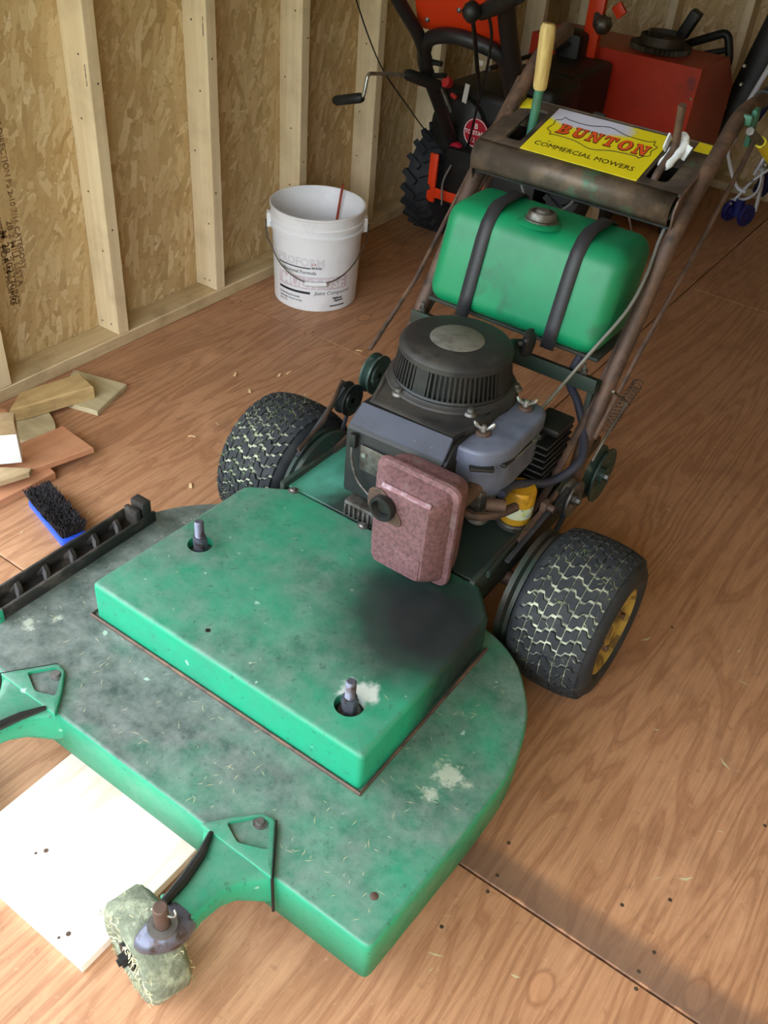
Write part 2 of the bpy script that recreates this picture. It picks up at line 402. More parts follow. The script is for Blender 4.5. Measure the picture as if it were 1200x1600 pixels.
mt['cable'] = simple('grey_cable_sheath', rgb(126, 126, 122), .45, .3)
mt['bucket'] = simple('white_bucket_plastic', rgb(240, 241, 246), .4, 0, [(rgb(222, 222, 226), 10, .55, .8)])
mt['bk'] = simple('bucket_black_print', rgb(46, 48, 58), .5); mt['bkf'] = simple('bucket_faded_grey_print', rgb(222, 221, 228), .5)
mt['bkp'] = simple('bucket_faded_pink_print', rgb(214, 198, 208), .5, 0, [(rgb(228, 224, 232), 30, .45, .65)]); mt['bkr'] = simple('bucket_red_print', rgb(200, 110, 110), .5)
mt['bkw'] = simple('bucket_white_print', rgb(240, 240, 246), .5)
mt['redstick'] = simple('red_brown_stick', rgb(176, 66, 36), .5)
mt['bristle'] = simple('dark_brush_bristle', rgb(46, 42, 46), .9, 0, [(rgb(70, 64, 66), 90, .5, .7)])
mt['brushblue'] = simple('blue_brush_plastic', rgb(52, 92, 232), .4)
mt['orange'] = simple('orange_red_paint', rgb(226, 62, 22), .4, 0, [(rgb(196, 44, 14), 6, .5, .8)])
mt['redbox'] = simple('red_housing_paint', rgb(198, 50, 24), .4, 0, [(rgb(168, 36, 18), 5, .45, .75), (rgb(110, 40, 50), 6, .68, .76)])
mt['tubek'] = simple('black_handle_tube', rgb(32, 33, 36), .45, .1)
mt['darkmetal'] = simple('dark_brown_metal', rgb(62, 54, 44), .6, .3, [(rgb(96, 84, 66), 20, .5, .7)])
mt['white'] = simple('white_painted_tube', rgb(224, 228, 240), .4)
mt['blue'] = simple('navy_plastic', rgb(34, 38, 110), .4); mt['bluefab'] = simple('navy_fabric', rgb(26, 26, 72), .85)
mt['redlabel'] = simple('crimson_decal', rgb(176, 20, 50), .4); mt['whitelabel'] = simple('white_decal', rgb(228, 224, 220), .5)
mt['redplastic'] = simple('red_plastic_knob', rgb(206, 40, 44), .4)
mt['lawn'] = simple('lawn', rgb(84, 112, 56), .9, 0, [(rgb(110, 130, 70), 12, .4, .7)])
mt['added_hedge'] = simple('added_hedge_leaves', rgb(52, 78, 38), .9, 0, [(rgb(84, 108, 56), 3, .4, .7)], (6, 1., .05))
mt['railk'] = simple('worn_black_rail', rgb(40, 37, 36), .6, .1, [(rgb(84, 76, 70), 24, .5, .72)], (60, .2))
mt['chip'] = simple('wood_shaving', rgb(228, 196, 150), .7)
mt['darkgreen'] = simple('dark_green_pulley', rgb(56, 76, 70), .5, .3, [(rgb(120, 132, 124), 40, .6, .72)])
def sign_yellow():
    t = NT('worn_yellow_sign'); x = t.sep()
    c = t.mix(t.noise(8, 4), rgb(238, 222, 34), rgb(216, 198, 30))
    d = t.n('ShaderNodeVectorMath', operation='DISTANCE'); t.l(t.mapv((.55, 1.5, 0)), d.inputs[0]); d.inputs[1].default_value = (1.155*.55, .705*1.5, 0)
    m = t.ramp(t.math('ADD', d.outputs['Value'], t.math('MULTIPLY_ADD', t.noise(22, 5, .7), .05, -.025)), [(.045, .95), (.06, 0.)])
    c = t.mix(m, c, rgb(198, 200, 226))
    c = t.mix(t.ramp(t.noise(24, 5, .7), [(.66, 0.), (.7, .75)]), c, rgb(96, 88, 60))
    return t.fin(c, .4)
mt['signY'] = sign_yellow()

def txt(s, size, o, xd, yd, mat, name, parent, depth=.0004, align='LEFT', bend=None, bold=0., sx=1., shear=0.):
    cu = bpy.data.curves.new(name, 'FONT'); cu.body = s; cu.size = size; cu.align_x = align; cu.extrude = depth/2; cu.offset = bold; cu.resolution_u = 2; cu.shear = shear
    ob = bpy.data.objects.new(name, cu); COL.objects.link(ob); bpy.context.view_layer.update()
    me = bpy.data.meshes.new_from_object(ob.evaluated_get(bpy.context.evaluated_depsgraph_get()))
    bpy.data.objects.remove(ob); bpy.data.curves.remove(cu)
    xd = V(xd).normalized(); yd = V(yd).normalized(); zd = xd.cross(yd); o = V(o)
    for v in me.vertices:
        c = v.co.copy(); c.x *= sx
        v.co = bend(c) if bend else xd*c.x+yd*c.y+zd*c.z
    if bend:
        ctr = sum((v.co for v in me.vertices), V())/len(me.vertices); o = ctr
        for v in me.vertices: v.co -= ctr
    me.materials.clear(); me.materials.append(mat); me.name = name
    return link_mesh(me, name, parent, o)

# ================================================================ the shed
ST = .4064; X0, X1, Y0, Y1, ZC = -.089, 2.349, -.413, 3.253, 2.25; YM = (Y0+Y1)/2; YL = Y1-Y0
floor = empty('floor', (1.13, .815, -.02), kind='structure')
b = B(); bx(b, (1.13, .815, -.045), (2.5, 4.95, .05)); fin(b, 'subfloor', mt['plate'], floor)
def sheet(xa, xb, ya, yb):
    b = B(); bx(b, ((xa+xb)/2, (ya+yb)/2, -.0095), (xb-xa-.004, yb-ya-.004, .019), .0012, seg=1); fin(b, 'plywood_sheet', mt['ply'], floor)
sheet(X0, .80, -1.63, Y0); sheet(.80, X1, -1.63, Y0); sheet(X0, 1.13, Y0, .815); sheet(X0, 1.13, .815, Y1)
sheet(1.13, X1, Y0, 2.03); sheet(1.13, X1, 2.03, Y1)
scr = B(); lathe(scr, [(0, .0004), (.003, .0004), (.0034, 0)], (0, 0, 0), n=10)
s0 = fin(scr, 'floor_screw', mt['nail'], floor)
spots = [U(u, v, 2, 0) for u, v in ((777, 1368), (762, 1393), (690, 1448), (998, 1518), (994, 1545), (972, 1414), (1047, 1406), (1022, 1488), (795, 1317), (1195, 1290), (1050, 980))]
spots += [V((.04+.3*k, .8, 0)) for k in range(3)] + [V((.05+.3*k, .83, 0)) for k in range(3)]
for k, p in enumerate(spots):
    o = s0 if k == 0 else s0.copy()
    if k: COL.objects.link(o)
    o.location = V((p.x, p.y, .0003))-WL[floor]

def stud_mesh():
    b = B(); bx(b, (0, 0, 0), (.089, .038, 2.17), .002, seg=1); return b
wl = empty('wall_left', (-.089, .815, 0), kind='structure')
for a, c in ((Y0, .8128), (.8128, 2.032), (2.032, Y1+.02)):
    b = B(); bx(b, (-.0955, (a+c)/2, ZC/2), (.012, c-a, ZC)); fin(b, 'osb_panel', mt['osbL'], wl)
b = B(); bx(b, (-.0445, YM, .019), (.089, YL, .038), .0025, seg=1); fin(b, 'bottom_plate', mt['plate'], wl)
nl = None
for k in range(0, 8):
    b = stud_mesh(); bmesh.ops.translate(b, verts=b.verts, vec=(-.0445, k*ST-.019, 1.124))
    st = fin(b, 'stud', mt['stud'], wl)
    if 0 <= k <= 4:     # nail heads on the face towards the door and on the narrow face
        rn = random.Random(k)
        pts = [(-.070+.02*rn.random(), k*ST-.0382, .06+.004), (-.03, k*ST-.0382, .065)]
        pts += [(-.07+.05*rn.random(), k*ST-.0382, z+.05*rn.random()) for z in (.25, .42, .6, .78, .95)]
        pts += [(.0002, k*ST-.019+.02*(rn.random()-.5), z) for z in (.35, .72, .93)]
        for p in pts:
            b = B(); ax = (0, -1, 0) if p[0] < 0 else (1, 0, 0); lathe(b, [(0, .0006), (.0026, .0006), (.003, 0)], p, ax, 8)
            fin(b, 'nail_head', mt['nail'], st)
    if k in (1, 2, 4):   # narrow ink mark of the grade stamp
        z = {1: .74, 2: .80, 4: .86}[k]
        b = B(); bx(b, (-.012, k*ST-.0382, z), (.003, .0004, .05)); fin(b, 'ink_mark', mt['inkdark'], st)
xd, yd = (0, 0, -1), (0, 1, 0)
for s, y, z, sz in (('APA RATED SHEATHING 24/16 EXPOSURE 1 SIZED FOR SPACING', .098, .95, .026), ('STRENGTH AXIS THIS DIRECTION PS 2-10 7/16 CATEGORY', .150, .86, .022), ('M 28 202770862', .106, .40, .030), ('28 2 MILL LISTA', .130, .42, .026)):
    txt(s, sz, (-.0893, y, z), xd, yd, mt['ink'], 'printed_lettering', wl, .0004, bold=.0006)
txt('PANEL GRADE 24/16 EXPOSURE 1', .024, (-.0893, 3*ST+.035, .70), xd, yd, mt['ink'], 'printed_lettering', wl, .0004, bold=.0006)

wb = empty('wall_back', (1.13, Y1-.089, 0), kind='structure')
for a, c in ((X0-.02, 1.13), (1.13, X1+.02)):
    b = B(); bx(b, ((a+c)/2, Y1+.0065, ZC/2), (c-a, .012, ZC)); fin(b, 'osb_panel', mt['osbB'], wb)
b = B(); bx(b, (1.13, Y1-.0445, .019), (2.26, .089, .038), .0025, seg=1); fin(b, 'bottom_plate', mt['plate'], wb)
for k in range(6):
    x = .02+ST*k if k < 2 else .744+ST*(k-2)
    b = B(); bx(b, (x, Y1-.0445, 1.124), (.038, .089, 2.17), .002, seg=1); fin(b, 'stud', mt['stud'], wb)
wr = empty('wall_right', (X1-.089, .815, 0), kind='structure')
b = B(); bx(b, (X1+.0065, YM, ZC/2), (.012, YL, ZC)); fin(b, 'osb_panel', mt['osbL'], wr)
b = B(); bx(b, (X1-.0445, YM, .019), (.089, YL, .038), .0025, seg=1); fin(b, 'bottom_plate', mt['plate'], wr)
for k in range(0, 8):
    b = stud_mesh(); bmesh.ops.translate(b, verts=b.verts, vec=(X1-.0445, k*ST-.019, 1.124)); fin(b, 'stud', mt['stud'], wr)
wf = empty('wall_front', (1.13, Y0, 0), kind='structure')
for a, c, z0, z1 in ((X0, DOOR[0], 0, ZC), (DOOR[1], X1, 0, ZC), (DOOR[0], DOOR[1], DOOR[2], ZC)):
    b = B(); bx(b, ((a+c)/2, Y0-.0065, (z0+z1)/2), (c-a, .012, z1-z0)); fin(b, 'osb_panel', mt['osbB'], wf)
ce = empty('ceiling', (1.13, .815, ZC), kind='structure')
b = B(); bx(b, (1.13, YM, ZC+.01), (2.5, YL+.08, .015)); fin(b, 'roof_panel', mt['osbL'], ce)
for k in range(0, 8):
    b = B(); bx(b, (1.13, k*ST-.019, ZC-.045), (2.43, .038, .089)); fin(b, 'rafter', mt['stud'], ce)
wp = empty('added_porch_roof', (1.13, -1.15, 2.12), kind='structure')  # unseen porch, added to cut off the overhead sky light
b = B(); bx(b, (1.13, -1.16, 2.10), (2.6, 1.48, .02)); fin(b, 'added_porch_panel', mt['osbL'], wp)
for k in range(5):
    b = B(); bx(b, (.06+.535*k, -1.16, 2.045), (.038, 1.46, .089)); fin(b, 'added_porch_rafter', mt['stud'], wp)
for nm, x, s in (('added_door_1', DOOR[0]-.02, -1), ('added_door_2', DOOR[1]+.02, 1)):     # unseen open door leaves, added to block and shape the daylight
    d_ = empty(nm, (x, DOOR[3]-.02, 0), kind='structure')
    # right leaf at a right angle to the wall, left leaf folded right back against it
    sz = (lambda t, l, h: (t, l, h)) if s > 0 else (lambda t, l, h: (l, t, h))
    at = (lambda o, z: (x+o, DOOR[3]-.57, z)) if s > 0 else (lambda o, z: (x-.57, DOOR[3]-.05-o, z))
    b = B(); bx(b, at(.01, .99), sz(.012, 1.09, 1.90)); fin(b, 'added_door_panel', mt['osbL'], d_)
    for z in (.09, .99, 1.89):
        b = B(); bx(b, at(-.006, z), sz(.019, 1.09, .089)); fin(b, 'added_door_rail', mt['stud'], d_)
hg = B(); rn = random.Random(9); nx, nz = 60, 8; gv = []
for i in range(nx+1):
    gv.append([[hg.verts.new((-17+36*i/nx, -14.0+s_*.7+rn.uniform(-.15, .15)*(1 if j < nz else .4), -.19+3.1*j/nz+(rn.uniform(-.25, .25) if j == nz else 0))) for s_ in (-1, 1)] for j in range(nz+1)])
for i in range(nx):
    for j in range(nz):
        for s_ in (0, 1): hg.faces.new((gv[i][j][s_], gv[i+1][j][s_], gv[i+1][j+1][s_], gv[i][j+1][s_]))
    hg.faces.new((gv[i][nz][0], gv[i+1][nz][0], gv[i+1][nz][1], gv[i][nz][1]))
ho = fin(hg, 'added_hedge', mt['added_hedge'], None, base=True); ho['kind'] = 'structure'  # unseen hedge, added to block low sky light from the shed's back
b = B(); bx(b, (1, -2, -.2), (60, 50, .02)); gd = fin(b, 'ground', mt['lawn']); gd['kind'] = 'structure'

# ================================================================ walk-behind mower
XC = 1.208
mow = empty('walk_behind_mower', (XC, .05, 0), 'green walk-behind commercial mower with black engine and green fuel tank', 'mower')
# ---- cutting deck
dk = [(.752, -.684), (1.657, -.684), (1.668, -.46), (1.670, -.34), (1.662, -.28), (1.648, -.23), (1.626, -.182), (1.582, -.126), (1.546, -.097), (1.504, -.078), (1.42, -.060), (1.0, -.060), (.90, -.085), (.844, -.131), (.800, -.182), (.772, -.236), (.756, -.30)]
dk = roundp(dk, [.004, .012]+[.03]*15, 3)
b = B(); slab(b, dk, .072, .16, .006, 3, bottom=False)
deck = fin(b, 'deck', mt['deck'], mow, 45)
so = deck.modifiers.new('thickness', 'SOLIDIFY'); so.thickness = .004; so.offset = -1
b = B()
for k, (x, y) in enumerate(((1.618, -.62),)): lathe(b, [(0, .0012), (.004, .0012), (.0065, 0)], (x, y, .16), n=12)
fin(b, 'rivet', mt['rust'], deck)
# weld bead where the hood meets the deck
b = B(); tube(b, [(.908, -.30, .161), (.908, -.502, .161), (1.506, -.502, .161), (1.506, -.12, .161)], .004, 6); fin(b, 'weld_bead', mt['rust'], deck)
# ---- raised engine hood
hd = roundp([(.915, -.497), (1.501, -.497), (1.501, -.124), (1.447, -.062), (1.008, -.060), (.928, -.116)], [.012, .010, .012, .012, .012, .012], 3)
HB = ((.986, -.303), (1.425, -.428))
b = B(); slab(b, hd, .1605, .24, .009, 4, holes=[(HB[0][0], HB[0][1], .0235), (HB[1][0], HB[1][1], .0245)], bottom=False)
hood = fin(b, 'hood', mt['hood'], mow, 45)
for x, y in HB:
    b = B(); cyl(b, (x, y, .165), (x, y, .223), .0215, 20); fin(b, 'spindle_cup', mt['black'], hood)
    b = B(); cyl(b, (x, y, .222), (x, y, .2255), .0185, 20, bev=.001); fin(b, 'washer', mt['dullsteel'], hood)
    b = B(); hexn(b, (x, y, .2255), (x, y, .254), .0135); fin(b, 'nut', mt['bluesteel'], hood)
    b = B(); cyl(b, (x, y, .254), (x, y, .2585), .0115, 14)
    prof = [(0, .0)]; z = 0
    while z < .034: prof += [(.0078, z), (.0088, z+.001), (.0078, z+.002)]; z += .002
    prof += [(.0065, z+.002), (0, z+.002)]
    lathe(b, prof, (x, y, .2585), n=14); fin(b, 'threaded_stud', mt['bluesteel'], hood)
for x, y in ((1.148, -.452), (1.285, -.335)):
    b = B(); lathe(b, [(0, .0004), (.0045, .0004), (.0048, 0)], (x, y, .24), n=12); fin(b, 'drilled_hole', mt['signK'], hood) if x < 1.2 else b.free()
for u, v in ((462, 764), (570, 819)):
    p = U(u, v, 2, .24); b = B(); lathe(b, [(0, .006), (.005, .006), (.007, .003), (.0105, .002), (.0105, 0)], (p.x, p.y-.008, .24), n=12); fin(b, 'hood_screw', mt['dullsteel'], hood)
# ---- engine deck plate behind the hood
b = B(); slab(b, [(.985, -.0545), (1.435, -.0545), (1.435, .36), (.985, .36)], .215, .234, .002, 1); fin(b, 'engine_plate', mt['eplate'], mow)
for s, x in ((-1, .984), (1, 1.432)):
    b = B(); bx(b, (x, .15, .205), (.012, .44, .085), .003); fin(b, 'side_rail', mt['frame'], mow)
# ---- discharge chute hinge rail on the left edge of the deck
b = B()
bx(b, (.800, -.43, .1725), (.007, .37, .025), .002); bx(b, (.781, -.43, .164), (.042, .37, .006), .001); bx(b, (.760, -.45, .178), (.006, .33, .034), .002)
rail = fin(b, 'chute_rail', mt['railk'], mow)
for y in (-.56, -.50, -.44, -.385, -.33):
    b = B(); tube(b, [(.762, y, .170), (.772, y+.012, .183), (.784, y+.004, .180), (.797, y-.006, .172)], [.004, .009, .008, .004], 6); fin(b, 'chute_lug', mt['railk'], rail)
for y, h in ((-.285, .040), (-.262, .048)):
    b = B(); bx(b, (.782, y, .167+h/2), (.036, .012 if h < .045 else .022, h), .003); fin(b, 'hinge_block', mt['railk'], rail)
b = B(); bx(b, (.782, -.612, .175), (.05, .012, .03), .002); fin(b, 'rail_end', mt['deck'], rail)
# ---- front caster arms
def arm(mx, side):
    """mx maps x of the right arm to this arm"""
    b = B(); secs = []
    #        y     xl     xr    ztop  zbot
    for y, xl, xr, zt, zb in ((-.680, 1.352, 1.500, .166, .085), (-.692, 1.362, 1.490, .167, .088), (-.707, 1.376, 1.474, .168, .098), (-.725, 1.388, 1.460, .169, .112), (-.750, 1.396, 1.452, .171, .125), (-.785, 1.402, 1.450, .174, .134), (-.800, 1.402, 1.452, .176, .136)):
        ring = []
        for k in range(12):
            a = 2*math.pi*(k+.5)/12; c, s_ = math.cos(a), math.sin(a)
            e = .45
            ring.append(b.verts.new((mx((xl+xr)/2+(xr-xl)/2*math.copysign(abs(c)**e, c)), y, (zt+zb)/2+(zt-zb)/2*math.copysign(abs(s_)**e, s_))))
        secs.append(ring)
    for p, q in zip(secs, secs[1:]):
        for k in range(12): b.faces.new((p[k], p[(k+1) % 12], q[(k+1) % 12], q[k]))
    b.faces.new(secs[0]); b.faces.new(secs[-1][::-1])
    a_ = fin(b, 'caster_arm', mt['arm'], mow, 50)
    b = B(); tube(b, [(mx(1.378), -.690, .168), (mx(1.392), -.725, .171), (mx(1.402), -.770, .175), (mx(1.406), -.808, .180)], [.004, .007, .008, .006], 8); fin(b, 'arm_rib', mt['black'], a_)
    b = B(); secs = []
    for y, xl, xr, zt, zb in ((-.797, 1.403, 1.452, .1765, .138), (-.815, 1.403, 1.456, .180, .138), (-.834, 1.403, 1.454, .181, .140), (-.850, 1.403, 1.445, .178, .146), (-.862, 1.405, 1.434, .172, .152), (-.868, 1.410, 1.424, .167, .156)):
        secs.append([b.verts.new((mx((xl+xr)/2+(xr-xl)/2*math.copysign(abs(math.cos(a))**.7, math.cos(a))), y, (zt+zb)/2+(zt-zb)/2*math.copysign(abs(math.sin(a))**.6, math.sin(a)))) for a in [2*math.pi*(k+.5)/16 for k in range(16)]])
    for p, q in zip(secs, secs[1:]):
        for k in range(16): b.faces.new((p[k], p[(k+1) % 16], q[(k+1) % 16], q[k]))
    b.faces.new(secs[0]); b.faces.new(secs[-1][::-1]); fin(b, 'arm_boss', mt['bluesteel'], a_, 60)
    # gusset plate lying on the deck, with its pocket and bolt
    q = [(mx(x), y) for x, y in ((1.355, -.690), (1.384, -.653), (1.416, -.620), (1.436, -.617), (1.492, -.690))]
    pk = roundp([(mx(x), y) for x, y in ((1.384, -.665), (1.414, -.628), (1.432, -.624), (1.460, -.661), (1.418, -.679))], .006, 3)
    if area2(pk) < 0: pk.reverse()
    b = B(); slab(b, roundp(q, .004, 2), .1602, .1685, .002, 2, holes=[pk]); fin(b, 'gusset_plate', mt['arm'], a_, 45)
    b = B(); tube(b, [(mx(1.437), -.617, .165), (mx(1.492), -.689, .165), (mx(1.498), -.694, .12), (mx(1.497), -.692, .088)], .0026, 6); fin(b, 'gusset_shadow_line', mt['black'], a_)  # black line standing in for the shadow gap beside the plate
    b = B(); slab(b, pk, .1601, .1625); fin(b, 'pocket', mt['deck'], a_)
    b = B(); lathe(b, [(0, .007), (.006, .007), (.007, .003), (.011, .003), (.011, 0)], (mx(1.421), -.633, .1625), n=12); fin(b, 'bolt', mt['dullsteel'], a_)
    return a_
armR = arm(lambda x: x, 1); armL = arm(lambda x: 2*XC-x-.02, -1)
def caster(cx, cy, phi, px, py):
    R_, W_ = .077, .064
    d = V((math.cos(phi), math.sin(phi), 0)); ax = V((-math.sin(phi), math.cos(phi), 0)); c = V((cx, cy, R_))
    b = B(); prof = [(.012, -W_/2+.014), (.030, -W_/2+.012), (.040, -W_/2+.004), (.064, -W_/2), (.071, -W_/2+.003), (R_, -W_/2+.010), (R_+.0005, 0), (R_, W_/2-.010), (.071, W_/2-.003), (.064, W_/2), (.040, W_/2-.004), (.030, W_/2-.012), (.012, W_/2-.014)]
    lathe(b, prof, c, ax, 40)
    rn = random.Random(3)
    for v in b.verts:
        q = v.co-c; r = (q-ax*q.dot(ax)).length
        if r > .05: v.co += q.normalized()*rn.uniform(-.0025, .0018)
        v.co.z = max(v.co.z, .0005)
    w = fin(b, 'caster_wheel', mt['clump'], mow, 60)
    b = B(); f0 = c+ax*(W_/2)
    cyl(b, f0-ax*.014, f0-ax*.001, .021, 18); hexn(b, f0-ax*.001, f0+ax*.008, .011); cyl(b, f0+ax*.008, f0+ax*.012, .0055, 10)
    fin(b, 'hub_nut', mt['black'], w)
    # stray blades stuck to the wheel
    b = B()
    for k in range(380):
        a = rn.random()*6.283; r = rn.uniform(.030, .078); s = rn.uniform(-W_/2, W_/2) if r > .074 else rn.choice((-1, 1))*W_/2
        p = c+(d*math.cos(a)+V((0, 0, 1))*math.sin(a))*r+ax*s
        t = V((rn.gauss(0, 1), rn.gauss(0, 1), rn.gauss(0, 1))).normalized()*rn.uniform(.002, .006); n = (p-c).normalized()*.0008
        if p.z < .012: continue
        s2 = t.cross(p-c).normalized()*.0006
        ngon(b, (p-t+n-s2, p-t+n+s2, p+t+n*2+s2, p+t+n*2-s2))
    fin(b, 'grass_blades', mt['grassdry'], w, kind='stuff', recalc=False)
    # fork: crown above the wheel, one leg on the far side, pivot stem
    b = B(); f1 = c-ax*(W_/2+.006)
    bx(b, f1+V((0, 0, .030)), (.030, .007, .085), .002, M.Rotation(phi, 4, 'Z'))
    fin(b, 'fork', mt['arm'], w)
    b = B(); cyl(b, (px, py, .158), (px, py, .228), .0100, 16, bev=.0015); st = fin(b, 'pivot_stem', mt['rust'], w)
    b = B(); lathe(b, [(.0105, 0), (.020, 0), (.020, .004), (.0105, .004), (.0105, 0)], (px, py, .1815), n=24); fin(b, 'washer', mt['dullsteel'], w)
    b = B(); tube(b, cat_rom([(px-.014, py-.003, .212), (px+.013, py+.004, .213), (px+.019, py+.008, .219), (px+.015, py+.010, .224)], 4), .0016, 6); fin(b, 'cotter_pin', mt['steel'], w)
    return w
caster(1.386, -.832, math.radians(165), 1.428, -.832)
caster(2*XC-1.428-.02-.045, -.838, math.radians(168), 2*XC-1.428-.02, -.832)
# ---- drive wheels
def drive_wheel(xin, xout, grass):
    R_, yc = .150, .078; s = 1 if xout > xin else -1; W_ = abs(xout-xin); xm = (xin+xout)/2
    c = V((xm, yc, R_+.005)); ax = V((s, 0, 0))
    def rad(x):      # crown of the tread across its width, x in -1..1
        return R_-.010*abs(x)**2.6
    prof = [(.070, -W_/2+.030), (.078, -W_/2+.012), (.10, -W_/2), (.125, -W_/2), (.136, -W_/2+.006)]
    prof += [(rad(x), x*(W_/2-.014)) for x in (-1, -.7, -.35, 0, .35, .7, 1)]
    prof += [(.137, W_/2-.009), (.128, W_/2-.002), (.112, W_/2+.001), (.098, W_/2-.001), (.090, W_/2-.010)]
    b = B(); lathe(b, prof, c, ax, 56)
    w = fin(b, 'drive_tire', mt['rubber'], mow, 60)
    # groove band packed with clippings, just over the carcass
    b = B(); lathe(b, [(rad(x)+.0006, x*(W_/2-.014)) for x in (-.97, -.7, -.35, 0, .35, .7, .97)], c, ax, 56); fin(b, 'groove_band', mt['groove'], w, 60)
    fx, fy, fz = frame(ax)
    def P(a, x, h): return c+ax*(x*(W_/2-.012))+(fx*math.cos(a)+fy*math.sin(a))*(rad(x)+h)
    b = B(); N = 36; NC = 6; rn = random.Random(5)
    for j in range(NC):
        xa = -1+2*j/NC+.02; xb = -1+2*(j+1)/NC-.02
        for i in range(N):
            a0 = 2*math.pi*(i+.5*(j % 2))/N; wdt = 2*math.pi/N*.81
            pts = []
            for tt, of in ((0, 0), (.38, .0), (.62, .34), (1, .34)):
                pts.append((xa+(xb-xa)*tt, a0+of*2*math.pi/N*(1 if j % 2 else -1)))
            lo = [(P(a, x, 0)) for x, a in pts]; hi = [P(a+wdt, x, 0) for x, a in pts]
            h = .0055
            lot = [P(a+wdt*.06, x, h) for x, a in pts]; hit = [P(a+wdt*.94, x, h) for x, a in pts]
            Lv = [b.verts.new(p) for p in lo]; Hv = [b.verts.new(p) for p in hi]; Lt = [b.verts.new(p) for p in lot]; Ht = [b.verts.new(p) for p in hit]
            for k in range(3):
                b.faces.new((Lt[k], Lt[k+1], Ht[k+1], Ht[k])); b.faces.new((Lv[k], Lv[k+1], Lt[k+1], Lt[k])); b.faces.new((Ht[k], Ht[k+1], Hv[k+1], Hv[k]))
            b.faces.new((Lv[0], Lt[0], Ht[0], Hv[0])); b.faces.new((Lt[3], Lv[3], Hv[3], Ht[3]))
    fin(b, 'tread_blocks', mt['rubber'], w, flat=True, kind='stuff')
    b = B()
    for k in range(grass):
        a = rn.random()*6.283; x = rn.uniform(-.5, .95) if grass > 800 else rn.uniform(-.95, .95)
        if s < 0: x = -x if grass <= 800 else -x
        x = x*(-1 if (s < 0 and grass > 800) else 1) if grass > 800 else x
        p = P(a, x, rn.uniform(.0005, .0065))
        if p.z < .03: continue
        t = (fx*-math.sin(a)+fy*math.cos(a))*rn.gauss(0, 1)+ax*rn.gauss(0, 1.2)+(p-c).normalized()*rn.uniform(0, .7 if grass > 800 else .2)
        t = t.normalized()*rn.uniform(.004, .012); s2 = t.cross(p-c).normalized()*.0005
        q = p+t
        ngon(b, (p-s2, p+s2, q+s2*.4, q-s2*.4))
    fin(b, 'grass_blades', mt['grass'], w, kind='stuff', recalc=False)
    b = B(); lathe(b, [(.091, W_/2-.010), (.090, W_/2-.006), (.086, W_/2-.005), (.080, W_/2-.012), (.060, W_/2-.018), (.034, W_/2-.014), (.030, W_/2-.008), (0, W_/2-.007)], c, ax, 32)
    rim = fin(b, 'rim', mt['rimY'], w)
    b = B(); lathe(b, [(.074, -W_/2+.024), (.060, -W_/2+.04), (0, -W_/2+.04)], c, ax, 32); fin(b, 'inner_rim', mt['rimY'], w)
    for k in range(4):
        a = k*math.pi/2; q = c+ax*(W_/2-.017)+(fx*math.cos(a)+fy*math.sin(a))*.048; b = B(); hexn(b, q, q+ax*.009, .008); fin(b, 'lug_nut', mt['rust'], rim)
    # drive drum on the inner side
    b = B(); q = c-ax*(W_/2)
    lathe(b, [(.02, -.004), (.118, -.004), (.124, -.002), (.124, -.010), (.112, -.014), (.124, -.018), (.124, -.028), (.116, -.030), (.03, -.030), (.02, -.004)], q, ax, 48)
    fin(b, 'drive_drum', mt['frame'], mow)
    b = B(); cyl(b, q-ax*.09, q, .016, 14); fin(b, 'axle', mt['rust'], mow)
    return w
drive_wheel(1.508, 1.676, 420); drive_wheel(.952, .788, 1500)
# ---- idler pulleys and belts each side
def pulley(x, y, z, r, sgn, m):
    b = B(); lathe(b, [(.006, -.012), (r*.55, -.012), (r*.6, -.008), (r, -.012), (r, -.008), (r*.82, 0), (r, .008), (r, .012), (r*.6, .008), (r*.5, .004), (r*.3, .004), (r*.3, .016), (0, .016)], (x, y, z), (sgn, 0, 0), 32)
    o = fin(b, 'idler_pulley', m, mow, 30)
    b = B(); hexn(b, (x+sgn*.014, y, z), (x+sgn*.024, y, z), .008); fin(b, 'pulley_bolt', mt['dullsteel'], o)
for s, x in ((1, 1.462), (-1, .966)):
    pulley(x, .262 if s > 0 else .170, .258 if s > 0 else .325, .040 if s > 0 else .036, s, mt['dullsteel'] if s > 0 else mt['black'])
    pulley(x, .41 if s > 0 else .265, .235 if s > 0 else .345, .062 if s > 0 else .045, s, mt['darkgreen'])
    b = B(); y2, z2 = (.262, .222) if s > 0 else (.170, .292)
    tube(b, [(x, .06, .030), (x, y2, z2)], .006, 6, sq=(1, .7)); tube(b, [(x, .0, .265), (x, y2-.02, z2+.07)], .006, 6, sq=(1, .7)); fin(b, 'drive_belt', mt['rubber'], mow)
    b = B(); bx(b, (x-s*.022, .26, .27), (.008, .34, .022), .002, M.Rotation(math.radians(12), 4, 'X')); fin(b, 'idler_arm', mt['rust'], mow)
# ---- engine
ENG = (1.205, .172)
b = B(); bx(b, (1.215, .15, .33), (.185, .24, .20), .012); eb = fin(b, 'engine_block', mt['black'], mow)
b = B(); bx(b, (1.16, -.035, .250), (.07, .03, .03), .003); fin(b, 'crankcase_fins', mt['dullsteel'], eb)
for k in range(6):
    b = B(); bx(b, (1.132+.011*k, -.053, .247), (.004, .008, .024), .001, seg=1); fin(b, 'cooling_fin', mt['dullsteel'], eb)
prof = [(-.050, .285), (-.050, .425), (-.044, .436), (-.016, .463), (.0, .467), (.16, .467), (.16, .285)]
b = B()
for i, (xa) in enumerate((1.118, 1.325)): pass
L_ = [b.verts.new((1.118, y, z)) for y, z in prof]; R_ = [b.verts.new((1.325, y+.010, z)) for y, z in prof]
for k in range(len(prof)): b.faces.new((L_[k], L_[(k+1) % len(prof)], R_[(k+1) % len(prof)], R_[k]))
